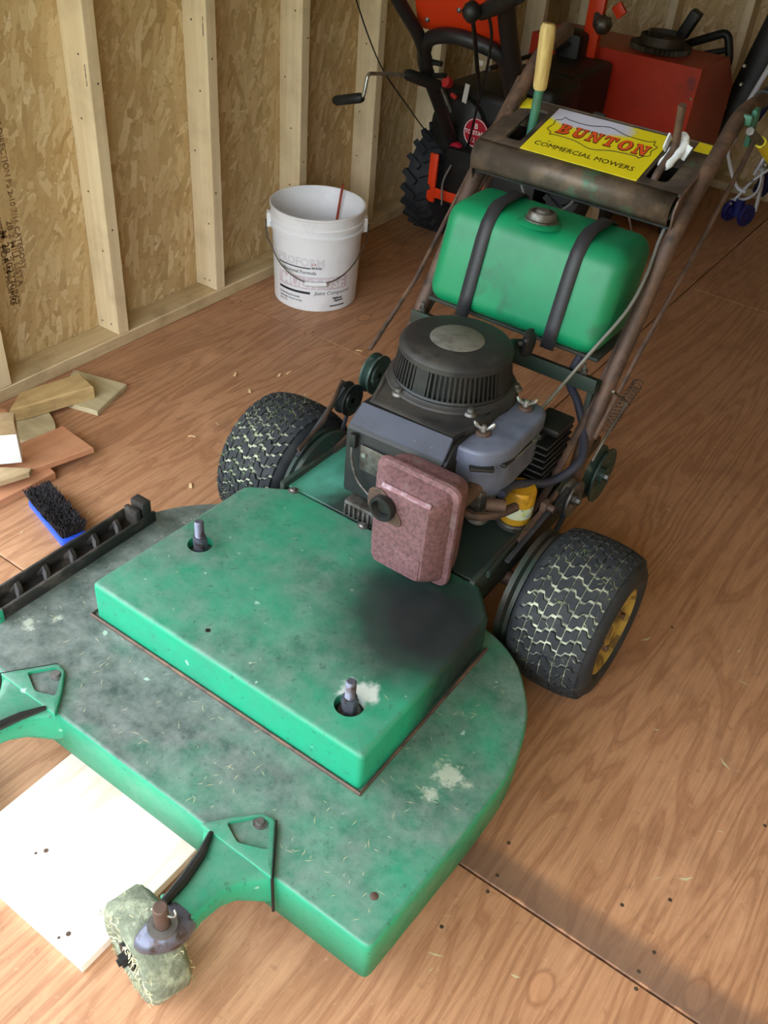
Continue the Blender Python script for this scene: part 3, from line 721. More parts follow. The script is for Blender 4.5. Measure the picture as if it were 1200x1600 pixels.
b.faces.new(L_[::-1]); b.faces.new(R_)
bmesh.ops.bevel(b, geom=[e for e in b.edges], offset=.006, segments=2, affect='EDGES')
sh = fin(b, 'front_shroud', mt['blackpl'], mow, 50)
b = B(); q = [(1.124, -.046, .4395), (1.322, -.034, .4395), (1.318, -.002, .4710), (1.128, -.012, .4710)]
lo = [b.verts.new(p) for p in q]; n_ = V((0, -.7, .7))*.003; hi = [b.verts.new(V(p)+n_) for p in q]
b.faces.new(lo[::-1]); b.faces.new(hi)
for k in range(4): b.faces.new((lo[k], lo[(k+1) % 4], hi[(k+1) % 4], hi[k]))
bmesh.ops.bevel(b, geom=[e for e in b.edges], offset=.0015, segments=2, affect='EDGES')
fin(b, 'duct_panel', mt['bluegrey'], sh)
b = B(); tube(b, cat_rom([(1.142, -.055, .425), (1.143, -.060, .38), (1.160, -.060, .335), (1.190, -.058, .31)], 6), .003, 8); fin(b, 'ground_wire', mt['dullsteel'], sh)
b = B(); bx(b, (1.142, -.055, .415), (.014, .012, .03), .003); fin(b, 'wire_clip', mt['black'], sh)
b = B(); bx(b, (1.195, -.053, .385), (.075, .004, .055), .002); fin(b, 'side_cover', mt['dullsteel'], sh)
b = B(); lathe(b, [(0, .004), (.005, .004), (.006, 0)], (1.168, -.0555, .395), (0, -1, 0), 10); fin(b, 'cover_screw', mt['steel'], sh)
# blower housing: plan outline hugging the fan
out = [(1.128, .0), (1.312, .006), (1.334, .08)]
out += [(ENG[0]+.131*math.cos(a), ENG[1]+.131*math.sin(a)) for a in [math.radians(t) for t in range(-15, 200, 12)]]
out += [(1.088, .11), (1.112, .05)]
b = B(); slab(b, out, .425, .470, .012, 4); bh = fin(b, 'blower_housing', mt['dusty'], mow, 50)
b = B(); lathe(b, [(.128, .0), (.126, .006), (.118, .010), (.116, .014), (0, .014)], (*ENG, .468), n=56); fin(b, 'fan_base_ring', mt['dusty'], bh)
for an in (-112, -42, 25, 160):
    a = math.radians(an); p = (ENG[0]+.124*math.cos(a), ENG[1]+.124*math.sin(a))
    b = B(); lathe(b, [(0, .012), (.006, .012), (.007, .006), (.011, .005), (.013, 0)], (*p, .470), n=12); fin(b, 'housing_bolt', mt['dullsteel'], bh)
b = B(); lathe(b, [(.096, 0), (.086, .058), (0, .058)], (*ENG, .482), n=48); fin(b, 'fan_drum', mt['signK'], bh)
b = B(); N = 74
for k in range(N):
    a = 2*math.pi*k/N
    if k % 18 in (0, 1, 2): wd = .0047
    else: wd = .0021
    ca, sa = math.cos(a), math.sin(a); t = V((-sa, ca, 0))*wd; r = V((ca, sa, 0)); o = V((*ENG, 0))
    lo, hi = o+r*.1155+V((0, 0, .484)), o+r*.1065+V((0, 0, .540)); th = r*.003
    q = [b.verts.new(p) for p in (lo-t, lo+t, hi+t, hi-t, lo-t-th, lo+t-th, hi+t-th, hi-t-th)]
    b.faces.new(q[:4]); b.faces.new((q[0], q[3], q[7], q[4])); b.faces.new((q[1], q[5], q[6], q[2]))
fin(b, 'vent_slats', mt['blackpl'], bh, flat=True, kind='stuff', recalc=False)
b = B(); lathe(b, [(.117, 0), (.118, .004), (.116, .008), (.112, .008), (.112, 0), (.117, 0)], (*ENG, .479), n=56); fin(b, 'lower_band', mt['blackpl'], bh)
b = B(); lathe(b, [(.098, -.002), (.1085, -.002), (.1085, .008), (.104, .014), (.097, .0175), (.058, .020), (0, .020)], (*ENG, .538), n=56); rc = fin(b, 'starter_cover', mt['dusty'], bh, 30)
b = B(); lathe(b, [(0, .0015), (.050, .0015), (.052, 0)], (ENG[0], ENG[1], .558), n=40); fin(b, 'centre_disc', mt['discgrey'], rc)
b = B(); g0 = V((ENG[0]+.075, ENG[1]+.075, .520)); g1 = U(822, 537, 2, .525); g2 = U(803, 537, 2, .523)
tube(b, [g0, g2, g1], [.012, .011, .010], 12); sg = fin(b, 'starter_stem', mt['blackpl'], rc)
b = B(); dr = (g1-g2).normalized()
tube(b, cat_rom([g1+V((0, 0, .028)), g1+V((0, 0, .014))+dr*.004, g1+dr*.006, g1-V((0, 0, .014))+dr*.004, g1-V((0, 0, .026))], 4), [.007]+[.011]*3+[.013]*11+[.011]*1+[.007], 12, sq=(1.5, .8)); fin(b, 'starter_grip', mt['blackpl'], rc)
# muffler
mxc, mzc = 1.320, .352
def rr(hw, hh, r, y, n=5, dx=0): return [(mxc+dx+p[0], y, mzc+p[1]) for p in roundp([(-hw, -hh), (hw, -hh), (hw, hh), (-hw, hh)], r, n)]
b = B(); rings = []
for hw, hh, r, y in ((.052, .080, .02, -.048), (.068, .094, .022, -.056), (.074, .100, .022, -.075), (.074, .100, .022, -.100), (.083, .109, .024, -.102), (.0845, .1105, .024, -.109), (.083, .109, .024, -.115), (.074, .100, .022, -.117), (.071, .097, .022, -.128), (.056, .086, .018, -.154), (.052, .083, .016, -.158)):
    rings.append([b.verts.new(p) for p in rr(hw, hh, r, y)])
for p, q in zip(rings, rings[1:]):
    for k in range(len(p)): b.faces.new((p[k], p[(k+1) % len(p)], q[(k+1) % len(p)], q[k]))
b.faces.new(rings[0]); b.faces.new(rings[-1][::-1])
mf = fin(b, 'muffler', mt['muff'], mow, 24)
hp = U(601, 791, 1, -.160)
b = B(); slab(b, roundp([(-.034, .026), (-.006, .033), (.038, -.018), (.032, -.031), (-.02, -.031), (-.036, -.012)], .012, 4), 0, .0035, .001, 1, tf=lambda p: V((hp.x+p[0], -.158-p[2], hp.z+p[1]))); fin(b, 'outlet_flange', mt['rust'], mf)
b = B(); lathe(b, [(.024, 0), (.024, .012), (.0225, .014), (.018, .014), (.016, .010), (.013, -.002), (0, -.002)], (hp.x, -.1605, hp.z), (0, -1, 0), 28); fin(b, 'outlet_pipe', mt['black'], mf)
b = B(); lathe(b, [(0, .0), (.0125, .0)], (hp.x, -.1632, hp.z), (0, -1, 0), 20); fin(b, 'outlet_bore', mt['signK'], mf)
b = B(); bx(b, (mxc+.004, -.1535, mzc+.0855), (.100, .010, .004), .0015, M.Rotation(math.radians(48), 4, 'X')); fin(b, 'scraped_edge', mt['muffsc'], mf)
b = B(); bx(b, (mxc+.022, -.1585, mzc-.056), (.052, .003, .046), .0012); fin(b, 'deflector_patch', mt['muff'], mf, label='slightly greyer welded patch on the muffler face')
b = B(); cyl(b, (1.36, -.05, .37), (1.36, .05, .37), .017, 14); fin(b, 'exhaust_pipe', mt['rust'], mf)
# air cleaner
aco = roundp([(1.282, .000), (1.294, .19), (1.336, .238), (1.396, .226), (1.404, .06), (1.372, .008)], [.018, .03, .024, .03, .03, .03], 6)
b = B(); slab(b, offs(aco if area2(aco) > 0 else aco[::-1], .005), .352, .432, 0); ac = fin(b, 'air_cleaner', mt['aircl'], mow, 35)
b = B(); slab(b, aco, .426, .456, .008, 4); ad = fin(b, 'air_cleaner_lid', mt['aircl'], mow, 45)
b = B()
for u, v, w_, h_ in ((0, 0, 0, 0),): pass
bx(b, (1.398, .098, .424), (.012, .105, .008), .003); fin(b, 'intake_slot', mt['signK'], ad)
b = B(); bx(b, (1.372, .016, .424), (.045, .02, .007), .003, math.radians(35)); fin(b, 'intake_slot', mt['signK'], ad)
b = B(); bx(b, (1.401, .13, .4245), (.008, .10, .0025), .001); fin(b, 'slot_lip', mt['steel'], ad)
for u, v in ((755, 676), (821, 637)):
    p = U(u, v, 2, .458)
    b = B(); lathe(b, [(0, .007), (.013, .006), (.0145, .003), (.0145, 0)], (p.x, p.y, .4555), n=20); nt_ = fin(b, 'rubber_washer', mt['rust'], ad)
    b = B(); cyl(b, (p.x, p.y, .462), (p.x, p.y, .474), .0055, 12, r2=.004)
    for s in (-1, 1): tube(b, cat_rom([(p.x+s*.004, p.y+s*.002, .466), (p.x+s*.012, p.y+s*.006, .472), (p.x+s*.017, p.y+s*.008, .480)], 3), [.003, .003, .003, .004, .004, .003, .002], 6)
    fin(b, 'wing_nut', mt['steel'], ad)
# oil filter, carburettor bits, cylinder head fins
fp = U(805, 803, 2, .258)
b = B(); lathe(b, [(0, 0), (.029, 0), (.0325, .004), (.0325, .070), (.029, .076), (0, .076)], (fp.x, fp.y, .25), n=28); of_ = fin(b, 'oil_filter', mt['filter'], mow, 40)
b = B(); lathe(b, [(.0329, 0), (.0329, .026)], (fp.x, fp.y, .268), n=28); fin(b, 'filter_label', mt['filterlab'], of_)
b = B(); cyl(b, (fp.x, fp.y, .236), (fp.x, fp.y, .25), .036, 20, bev=.003); bx(b, (fp.x-.05, fp.y+.0, .245), (.09, .04, .02), .004); fin(b, 'filter_base', mt['dullsteel'], of_)
b = B(); bx(b, (1.345, .055, .345), (.075, .075, .05), .008); cb = fin(b, 'carburettor', mt['dullsteel'], mow)
b = B(); cyl(b, (1.39, .02, .350), (1.42, .04, .348), .012, 12); tube(b, cat_rom([(1.345, .0, .34), (1.38, -.01, .335), (1.41, .03, .33), (1.425, .08, .325)], 4), .009, 8); fin(b, 'intake_elbow', mt['rust'], cb)
b = B(); cyl(b, (1.372, .035, .296), (1.372, .035, .322), .020, 16); fin(b, 'float_bowl', mt['steel'], cb)
for k in range(7):
    b = B(); bx(b, (1.372, .250, .300+.015*k), (.095, .115, .005), .002, seg=1); fin(b, 'cooling_fin', mt['black'], eb)
b = B(); bx(b, (1.365, .25, .345), (.06, .08, .115), .004); fin(b, 'cylinder_head', mt['black'], eb)
b = B(); bx(b, (1.392, .262, .408), (.060, .075, .016), .005); fin(b, 'rocker_cover', mt['black'], eb)
# ---- handle frame
HL, HR = .984, 1.440
def hpath(x, ext):
    return rnd_path([(x, .315, .24), (x, .345, .375), (x, .560, .738), (x, .768, .902), (x, .99, .905)] if ext else [(x, .315, .24), (x, .345, .375), (x, .560, .705), (x, .785, .925), (x, .90, .955)], .05, 6)
for x, e in ((HL, 0), (HR, 1)):
    b = B(); tube(b, hpath(x, e), .0158, 14); hb = fin(b, 'handle_tube', mt['rust'], mow, 60)
    if e:
        b = B(); tube(b, [(x, .90, .905), (x, 1.04, .905)], .019, 14); fin(b, 'hand_grip', mt['blackpl'], hb)
b = B(); bx(b, (XC, .372, .452), (.44, .040, .016), .002); bx(b, (XC, .352, .462), (.44, .004, .030), .001); fin(b, 'tank_crossbar', mt['frame'], mow)
b = B(); bx(b, (XC, .47, .498), (.40, .17, .008), .002); tr = fin(b, 'tank_tray', mt['frame'], mow)
for x in (1.008, 1.392):
    b = B(); hexn(b, (x, .366, .460), (x, .366, .482), .008); cyl(b, (x, .366, .482), (x, .366, .494), .004, 8); fin(b, 'tray_bolt', mt['dullsteel'], tr)
for x in (1.0, 1.416):
    b = B(); bx(b, (x, .375, .40), (.012, .030, .12), .002); fin(b, 'tank_bracket', mt['frame'], mow)
# ---- fuel tank
b = B(); vs = bx(b, (0, 0, 0), (.400, .165, .200), .036, seg=6)
for v in b.verts:
    z = v.co.z
    v.co.y *= 1-.08*max(0, z)/.1
    g = 1-.0025/.08*0
    for gx in (-.099, .099):
        if abs(v.co.x-gx) < .011: pass
    v.co = V((XC+v.co.x, .440+v.co.y+(z+.1)*.26, .604+z+.006*(1-(v.co.x/.2)**2)*(1 if z > .05 else 0)))
tk = fin(b, 'fuel_tank', mt['tank'], mow, 50)
for sx in (-.099, .101):
    b = B(); path = []
    for y, z in ((-.0848, -.103), (-.0848, -.06), (-.0848, .05), (-.0800, .074), (-.066, .0960), (-.040, .1060), (.04, .1060), (.072, .094), (.0805, .06), (.0848, -.09), (.0848, -.103)):
        path.append((y, z))
    q0 = []
    for y, z in path:
        f_ = 1-.08*max(0, z)/.1 if abs(y) > .05 else 1
        yy, zz = .440+y*f_+(z+.1)*.26, .604+z+(.0055 if z > .05 else 0)
        q0.append((V((XC+sx-.0145, yy, zz)), V((XC+sx+.0145, yy, zz))))
    for (a, c), (d, e) in zip(q0, q0[1:]): b.faces.new([b.verts.new(p) for p in (a, c, e, d)])
    bmesh.ops.remove_doubles(b, verts=b.verts, dist=1e-5)
    so_ = fin(b, 'tank_strap', mt['strap'], tk, 70); m_ = so_.modifiers.new('thickness', 'SOLIDIFY'); m_.thickness = .003; m_.offset = 0
b = B(); cp = V((1.2085, .442, .7075))
lathe(b, [(.033, 0), (.033, .006), (.029, .007), (.0285, .017), (.026, .021), (.0225, .021), (.0225, .018), (.016, .018), (.012, .024), (0, .025)], cp, (0, .08, 1), 36)
for k in range(24): pass
fin(b, 'tank_cap', mt['dullsteel'], tk, 30)
b = B(); lathe(b, [(.046, -.004), (.040, .002), (.033, .003)], cp, (0, .08, 1), 32); fin(b, 'filler_neck', mt['tank'], tk)
# ---- control console
PZ = lambda y: .789+(y-.555)*.30
def tfp(p): return V((p[0], p[1], PZ(p[1])+p[2]))
PX0, PX1 = .985, 1.432
sl = [roundp([(1.030, .585), (1.066, .585), (1.066, .705), (1.030, .705)], .008, 3), roundp([(1.343, .582), (1.390, .582), (1.390, .705), (1.343, .705)], .012, 3)]
b = B(); slab(b, roundp([(PX0, .560), (PX1, .560), (PX1, .735), (PX0, .735)], .006, 2), -.006, 0, .001, 1, holes=sl, bottom=False, tf=tfp)
cs = fin(b, 'console_top', mt['panel'], mow)
b = B(); pf = [(.562, .789), (.550, .7865), (.541, .781), (.535, .772), (.533, .762), (.5345, .745), (.538, .736)]
for th in (0,): pass
L_ = [b.verts.new((PX0, y, z)) for y, z in pf]; R_ = [b.verts.new((PX1-.008, y, z)) for y, z in pf]
for k in range(len(pf)-1): b.faces.new((L_[k], R_[k], R_[k+1], L_[k+1]))
cf = fin(b, 'console_front', mt['panel'], cs, 60); m_ = cf.modifiers.new('thickness', 'SOLIDIFY'); m_.thickness = .004; m_.offset = 0
for x in (PX0, PX1):
    b = B(); q = [(.560, .792), (.735, .843), (.745, .825), (.560, .665), (.538, .736), (.534, .762), (.543, .783)]
    a_ = [b.verts.new((x-.002, y, z)) for y, z in q]; c_ = [b.verts.new((x+.002, y, z)) for y, z in q]
    b.faces.new(a_); b.faces.new(c_[::-1])
    for k in range(len(q)): b.faces.new((a_[k], c_[k], c_[(k+1) % len(q)], a_[(k+1) % len(q)]))
    fin(b, 'console_side', mt['rust'], cs)
b = B(); slab(b, [(PX0+.004, .55), (PX1-.004, .55), (PX1-.004, .73), (PX0+.004, .73)], -.062, -.058, 0, tf=tfp); fin(b, 'dark_slot_backing', mt['black'], cs)  # black plate added below the slots to make them look dark inside
b = B(); bx(b, (XC, .733, .812), (PX1-PX0-.01, .004, .062)); fin(b, 'console_back', mt['panel'], cs)
SX0, SX1, SY0, SY1 = 1.079, 1.336, .563, .722
b = B(); slab(b, [(SX0, SY0), (SX1, SY0), (SX1, SY1), (SX0, SY1)], .0003, .0016, 0, tf=tfp); sg = fin(b, 'sign_plate', mt['signY'], cs)
for xa, xb in ((.992, 1.034), (1.388, 1.426)):
    b = B(); slab(b, [(xa, .700), (xb, .700), (xb, .732), (xa, .732)] if xa > 1.2 else [(.996, .690), (1.026, .700), (1.026, .732), (.996, .732)], .0003, .0009, 0, tf=tfp); fin(b, 'yellow_decal', mt['yellow'], cs)
# lettering on the sign
def glyph(ch):
    """slab serif capitals as polygons in a 1 x 1 box"""
    bar = lambda x0, y0, x1, y1: [(x0, y0), (x1, y0), (x1, y1), (x0, y1)]
    arc = lambda cx, cy, rx, ry, a0, a1, n=8: [(cx+rx*math.cos(math.radians(a0+(a1-a0)*k/n)), cy+ry*math.sin(math.radians(a0+(a1-a0)*k/n))) for k in range(n+1)]
    if ch == 'B': return [bar(.0, 0, .45, .13), bar(0, .87, .45, 1), bar(.12, .1, .36, .9), arc(.5, .745, .34, .255, -90, 90)+arc(.5, .745, .12, .13, 90, -90), arc(.54, .255, .42, .255, -90, 90)+arc(.5, .255, .14, .13, 90, -90), bar(.3, .87, .5, 1), bar(.3, .0, .54, .13), bar(.3, .44, .54, .56)]
    if ch == 'U': return [bar(-.02, .87, .44, 1), bar(.62, .87, 1.0, 1), bar(.1, .3, .34, .9), bar(.72, .3, .88, .9), arc(.49, .32, .39, .33, 180, 360)+arc(.53, .32, .19, .19, 360, 180)]
    if ch == 'N': return [bar(-.02, 0, .4, .13), bar(.62, .87, 1.02, 1), bar(-.02, .87, .3, 1), bar(.1, .1, .26, .95), bar(.76, .0, .92, .9), [(.12, 1), (.36, 1), (.92, .0), (.70, .0)]]
    if ch == 'T': return [bar(.02, .85, .98, 1), bar(.38, .1, .64, .9), bar(.24, 0, .78, .13), [(.02, .9), (.02, .62), (.13, .62), (.2, .9)], [(.98, .9), (.98, .62), (.87, .62), (.8, .9)]]
    if ch == 'O':
        o, i = arc(.5, .5, .5, .52, 0, 360, 20), arc(.5, .5, .22, .36, 0, 360, 20)
        return [[o[k], o[k+1], i[k+1], i[k]] for k in range(20)]
def tfs(x, y, h): return tfp((x, y, h))
def letters(grow, mat, name, h0):
    x = SX0+.036
    cw, chh, gap = .0275, .034, .0065
    for ch in 'BUNTON':
        b = B()
        k = 0
        for g in glyph(ch):
            k += 1
            ring = [(x+p[0]*cw, .640+p[1]*chh) for p in g]
            if grow:
                if area2(ring) < 0: ring.reverse()
                ring = offs(ring, -grow)
            vs = [b.verts.new(tfs(px, py, h0+.00003*k)) for px, py in ring]
            f = b.faces.new(vs)
        bmesh.ops.triangulate(b, faces=b.faces, ngon_method='EAR_CLIP')
        fin(b, name, mat, sg, flat=True, recalc=False)
        x += cw+gap
letters(.0014, mt['signK'], 'letter_outline', .0018); letters(0, mt['signR'], 'letter', .0026)
ol = [(1.098, .668), (1.094, .682), (1.104, .688), (1.108, .699), (1.118, .694), (1.165, .692), (1.208, .704), (1.250, .692), (1.298, .690), (1.310, .697), (1.313, .685), (1.323, .680), (1.318, .664), (1.322, .648), (1.312, .641), (1.306, .632), (1.298, .636), (1.250, .632), (1.208, .620), (1.165, .632), (1.118, .634), (1.108, .631), (1.106, .640), (1.094, .648)]
b = B(); tube(b, [tfs(x, y-.002, .0018) for x, y in cat_rom([V((x, y, 0)) for x, y in ol+ol[:1]], 5)[:-1]] if False else [tfs(p.x, p.y-.002, .0018) for p in cat_rom([V((x, y, 0)) for x, y in ol+ol[:1]], 5)[:-1]], .0009, 5, closed=True); fin(b, 'shield_outline', mt['signK'], sg)
txt('COMMERCIAL MOWERS', .0205, tfs(SX0+.016, .586, .0022), (1, 0, 0), (0, 1, .30), mt['signK'], 'sign_lettering', sg, .0003, bold=.0, sx=1.0)
# ---- levers
def lever(pts, r, mat, n=10): 
    b = B(); tube(b, pts, r, n); return fin(b, 'lever_rod', mat, mow)
lv = lever([(1.050, .660, .70), (1.052, .660, .80), (1.055, .659, .890)], .010, mt['greenrod'])
b = B(); tube(b, [(1.055, .659, .884), (1.055, .659, .890), (1.0548, .656, .94), (1.0545, .653, .985), (1.054, .652, 1.002), (1.054, .652, 1.008)], [.0125, .0145, .0155, .0160, .0150, .0115], 14); fin(b, 'wooden_grip', mt['wood'], lv, 60)
lv = lever(rnd_path([(1.352, .575, .73), (1.362, .598, .806), (1.370, .640, .845), (1.370, .615, .930)], .012), .008, mt['rust'])
b = B(); tube(b, cat_rom([(1.364, .612, .815), (1.372, .640, .838), (1.377, .655, .858), (1.374, .650, .872)], 4), [.010, .013, .012, .012, .014, .013, .012, .013, .012, .010, .011, .010, .008], 9, sq=(1.25, .8)); fin(b, 'tape_wrap', mt['cloth'], lv, 60)
b = B(); bx(b, (1.352, .640, .853), (.004, .022, .03), .0015, M.Rotation(math.radians(-35), 4, 'X')); bx(b, (1.388, .648, .842), (.018, .003, .03), .0012, M.Rotation(math.radians(20), 4, 'Y')); fin(b, 'tape_tail', mt['cloth'], lv)
p = U(936, 180, 1, .735)
b = B(); cyl(b, (p.x, .737, PZ(.735)-.02), (p.x, .737, p.z), .004, 8); tube(b, [(p.x-.013, .737, p.z), (p.x+.013, .737, p.z)], .0045, 8); fin(b, 'throttle_knob', mt['black'], cs)
# right hand clamp, control lever with yellow grip, rods and springs
b = B(); bx(b, (1.462, .80, .875), (.012, .024, .075), .004, M.Rotation(math.radians(10), 4, 'X')); bx(b, (1.452, .765, .895), (.03, .014, .02), .004); fin(b, 'lever_clamp', mt['greenrod'], mow)
b = B(); q = [U(1172, 205, 0, 1.478), U(1188, 222, 0, 1.485), U(1215, 262, 0, 1.490)]; tube(b, [q[0], q[1]], .008, 8); hl = fin(b, 'hand_lever', mt['dullsteel'], mow)
b = B(); tube(b, [q[1], q[2]], .0115, 10); fin(b, 'lever_grip', mt['yellow'], hl)
b = B(); tube(b, [(1.475, .795, .850), (1.475, .635, .701), (1.475, .42, .531), (1.475, .278, .400)], .0048, 8); fin(b, 'control_rod', mt['rust'], mow)
b = B(); tube(b, [(.950, .77, .87), (.950, .60, .70), (.950, .42, .51), (.950, .26, .40)], .0048, 8); fin(b, 'control_rod', mt['rust'], mow)
b = B(); tube(b, [(1.424, .50, .60), (1.424, .36, .40), (1.424, .22, .27), (1.424, .12, .25)], .005, 8, sq=(1.6, .8)); fin(b, 'flat_link', mt['rust'], mow)
b = B(); tube(b, [(.995, .44, .49), (.985, .33, .36), (.985, .25, .30)], .006, 6, sq=(1.5, .8)); fin(b, 'flat_link', mt['frame'], mow)
b = B(); a0 = V((1.478, .33, .40)); a1 = V((1.478, .46, .445)); N = 110; pts = []
for k in range(N):
    t = k/(N-1); an = t*2*math.pi*14; d = (a1-a0).normalized(); pts.append(a0+(a1-a0)*t+V((math.cos(an)*.011, 0, 0))+d.cross(V((1, 0, 0)))*math.sin(an)*.011)
tube(b, pts, .0017, 5); fin(b, 'return_spring', mt['rust'], mow)
b = B(); tube(b, rnd_path([U(958, 612, 0, 1.49), U(980, 628, 0, 1.49), U(942, 690, 0, 1.49), U(925, 720, 0, 1.485)], .01), .0028, 6); fin(b, 'wire_hook', mt['dullsteel'], mow)
b = B(); tube(b, [U(870, 770, 0, 1.452), U(810, 845, 0, 1.452)], .0055, 8); fin(b, 'threaded_rod', mt['rust'], mow)
b = B(); p = U(852, 790, 0, 1.455); bx(b, p, (.014, .022, .022), .003); cyl(b, p, p+V((.02, 0, 0)), .007, 8); fin(b, 'rod_clevis', mt['rust'], mow)
b = B(); tube(b, [(1.447, -.04, .252), (1.447, .16, .275), (1.447, .33, .315)], .006, 6, sq=(.7, 1.8)); fin(b, 'belt_guard', mt['frame'], mow)
b = B(); tube(b, [(.985, -.02, .30), (.985, .06, .33), (.985, .12, .40)], .005, 6, sq=(.7, 1.6)); fin(b, 'belt_guard', mt['rust'], mow)
# hoses and cables
b = B(); tube(b, cat_rom([(1.366, .425, .505), U(890, 590, 1, .40), U(903, 630, 1, .37), U(912, 680, 1, .33), U(905, 722, 1, .28), U(860, 753, 1, .22), U(805, 757, 1, .12), (1.40, .06, .352)], 6), .0088, 10); fin(b, 'fuel_hose', mt['hose'], mow, 60)
b = B(); tube(b, cat_rom([(1.415, .60, .76), U(1032, 372, 1, .545), U(1010, 430, 1, .48), U(980, 485, 1, .43), U(930, 543, 1, .37), U(880, 600, 1, .31), U(848, 636, 1, .25), (1.355, .235, .43)], 6), .0036, 8); fin(b, 'throttle_cable', mt['cable'], mow, 60)
b = B(); tube(b, cat_rom([U(812, 275, 1, .56), U(818, 300, 1, .56), U(828, 325, 1, .57), U(845, 340, 1, .60), U(890, 320, 1, .62), U(905, 290, 1, .58)], 6), .0028, 6); fin(b, 'control_cable', mt['cable'], mow)
b = B(); tube(b, cat_rom([U(980, 320, 1, .56), U(984, 345, 1, .56), U(990, 375, 1, .57)], 4), .0022, 6); fin(b, 'control_cable', mt['rust'], mow)
b = B(); tube(b, cat_rom([U(757, 300, 1, .62), U(770, 265, 1, .60), U(766, 262, 1, .60), U(745, 300, 1, .57)], 5), .0065, 8); fin(b, 'tank_rod', mt['rust'], mow)
# clippings lying on the deck and the hood
rn = random.Random(11); b = B()
for k in range(300):
    x, y = rn.uniform(.80, 1.65), rn.uniform(-.675, -.12)
    on = .915 < x < 1.50 and -.497 < y
    if on and rn.random() < .93: continue
    if x > 1.60 and y > -.3: continue
    z = .2405 if on else .1607
    a = rn.random()*6.28; l = rn.uniform(.003, .009); c_ = rn.gauss(0, .5)
    p = V((x, y, z)); t = V((math.cos(a), math.sin(a), 0)); s = V((-math.sin(a), math.cos(a), 0))
    ngon(b, (p-t*l-s*.0004, p-s*.0004+s*c_*.002, p+t*l, p+s*.0004+s*c_*.002))
fin(b, 'grass_clippings', mt['grassdry'], mow, kind='stuff', recalc=False)

# ================================================================ bucket and stick
bc = V((.190, 1.040, 0))
bk = empty('bucket', bc, 'white plastic joint compound bucket with wire handle standing by the wall', 'bucket')
b = B(); lathe(b, [(0, .004), (.120, .004), (.128, 0), (.1335, .004), (.1415, .215), (.1415, .235), (.149, .238), (.1495, .247), (.1435, .249), (.144, .262), (.1495, .264), (.150, .272), (.146, .275), (.1475, .300), (.151, .303), (.151, .309), (.147, .310), (.144, .306), (.138, .20), (.128, .012), (0, .010)], bc, n=56)
shell = fin(b, 'bucket_shell', mt['bucket'], bk, 40)
vdir = math.atan2(CAM.y-bc.y, CAM.x-bc.x)      # side that faces the doorway
for s in (-1, 1):
    a = vdir+s*math.radians(88); p = bc+V((math.cos(a), math.sin(a), 0))*.152+V((0, 0, .252))
    b = B(); bx(b, p, (.014, .034, .044), .003, a); fin(b, 'handle_ear', mt['bucket'], bk)
def bpt(da, z, r): a = vdir+da; return bc+V((math.cos(a)*r, math.sin(a)*r, z))
pth = []
for k in range(25):
    t = k/24*2-1; da = t*math.radians(88); z = .106+(.250-.106)*abs(t)**1.9
    pth.append(bpt(da, z, .162 if abs(t) > .8 else .156-.006*(1-abs(t))))
b = B(); tube(b, pth, .0022, 6); hn = fin(b, 'wire_handle', mt['dullsteel'], bk, 60)
b = B(); tube(b, [bpt(d, .106, .1535) for d in (-.22+.0, -.11, 0, .11, .22)], .0075, 10); fin(b, 'handle_grip', mt['bucket'], bk, 60)
def brad(z): return .1335+(.1415-.1335)*z/.215+.0006
def bend(da, z0):
    def f(c):
        z = z0+c.y; r = brad(z)+c.z; return bpt(da+c.x/r, z, r)
    return f
def btext(s, size, da, z, m, **k): return txt(s, size, (0, 0, 0), (1, 0, 0), (0, 1, 0), m, 'bucket_print', bk, .0003, bend=bend(da, z), **k)
def bbar(da0, da1, z0, z1, m, dr=0):
    b = B(); n = 14; lo = [b.verts.new(bpt(da0+(da1-da0)*k/n, z0, brad(z0)+dr)) for k in range(n+1)]; hi = [b.verts.new(bpt(da0+(da1-da0)*k/n, z1, brad(z1)+dr)) for k in range(n+1)]
    for k in range(n): b.faces.new((lo[k], lo[k+1], hi[k+1], hi[k]))
    fin(b, 'bucket_print', m, bk, recalc=False)
btext('PROFORM', .036, -.98, .157, mt['bkf'], bold=.001, sx=1.0)
bbar(-.98, -.12, .1485, .1525, mt['bk']); btext('BRAND', .010, -.10, .149, mt['bk'], bold=.0002); bbar(-.11, .0, .161, .168, mt['bkr'])
btext('Professional Formula', .016, -.97, .131, mt['bk'], shear=.2)
bbar(-.98, .80, .079, .122, mt['bkp']); btext('MULTI-USE', .044, -.86, .085, mt['bkw'], bold=.0012, sx=1.02)
bbar(-.97, -.12, .0625, .0705, mt['bk']); btext('Joint Compound', .018, -.02, .062, mt['bk'], shear=.2)
for k, (s, w) in enumerate((('Ready Mixed Formula', .009), ('Lightweight, Smooth Sanding', .0075), ('Net 61.7 lb', .007))): btext(s, w, -.96, .046-.011*k, mt['bk'])
btext('National', .010, .42, .045, mt['bk'], bold=.0004); btext('Gypsum', .010, .46, .036, mt['bk'], bold=.0004); bbar(.36, .76, .019, .0235, mt['bk'])
b = B(); p0 = U(512, 425, 2, .016); tp = U(536, 288, 1, bc.y+.12)
tube(b, [p0, tp], .0042, 6, sq=(1.5, .7)); tagit(fin(b, 'stir_stick', mt['redstick'], None, base=True), 'thin red-brown stick standing inside the white bucket', 'stick')

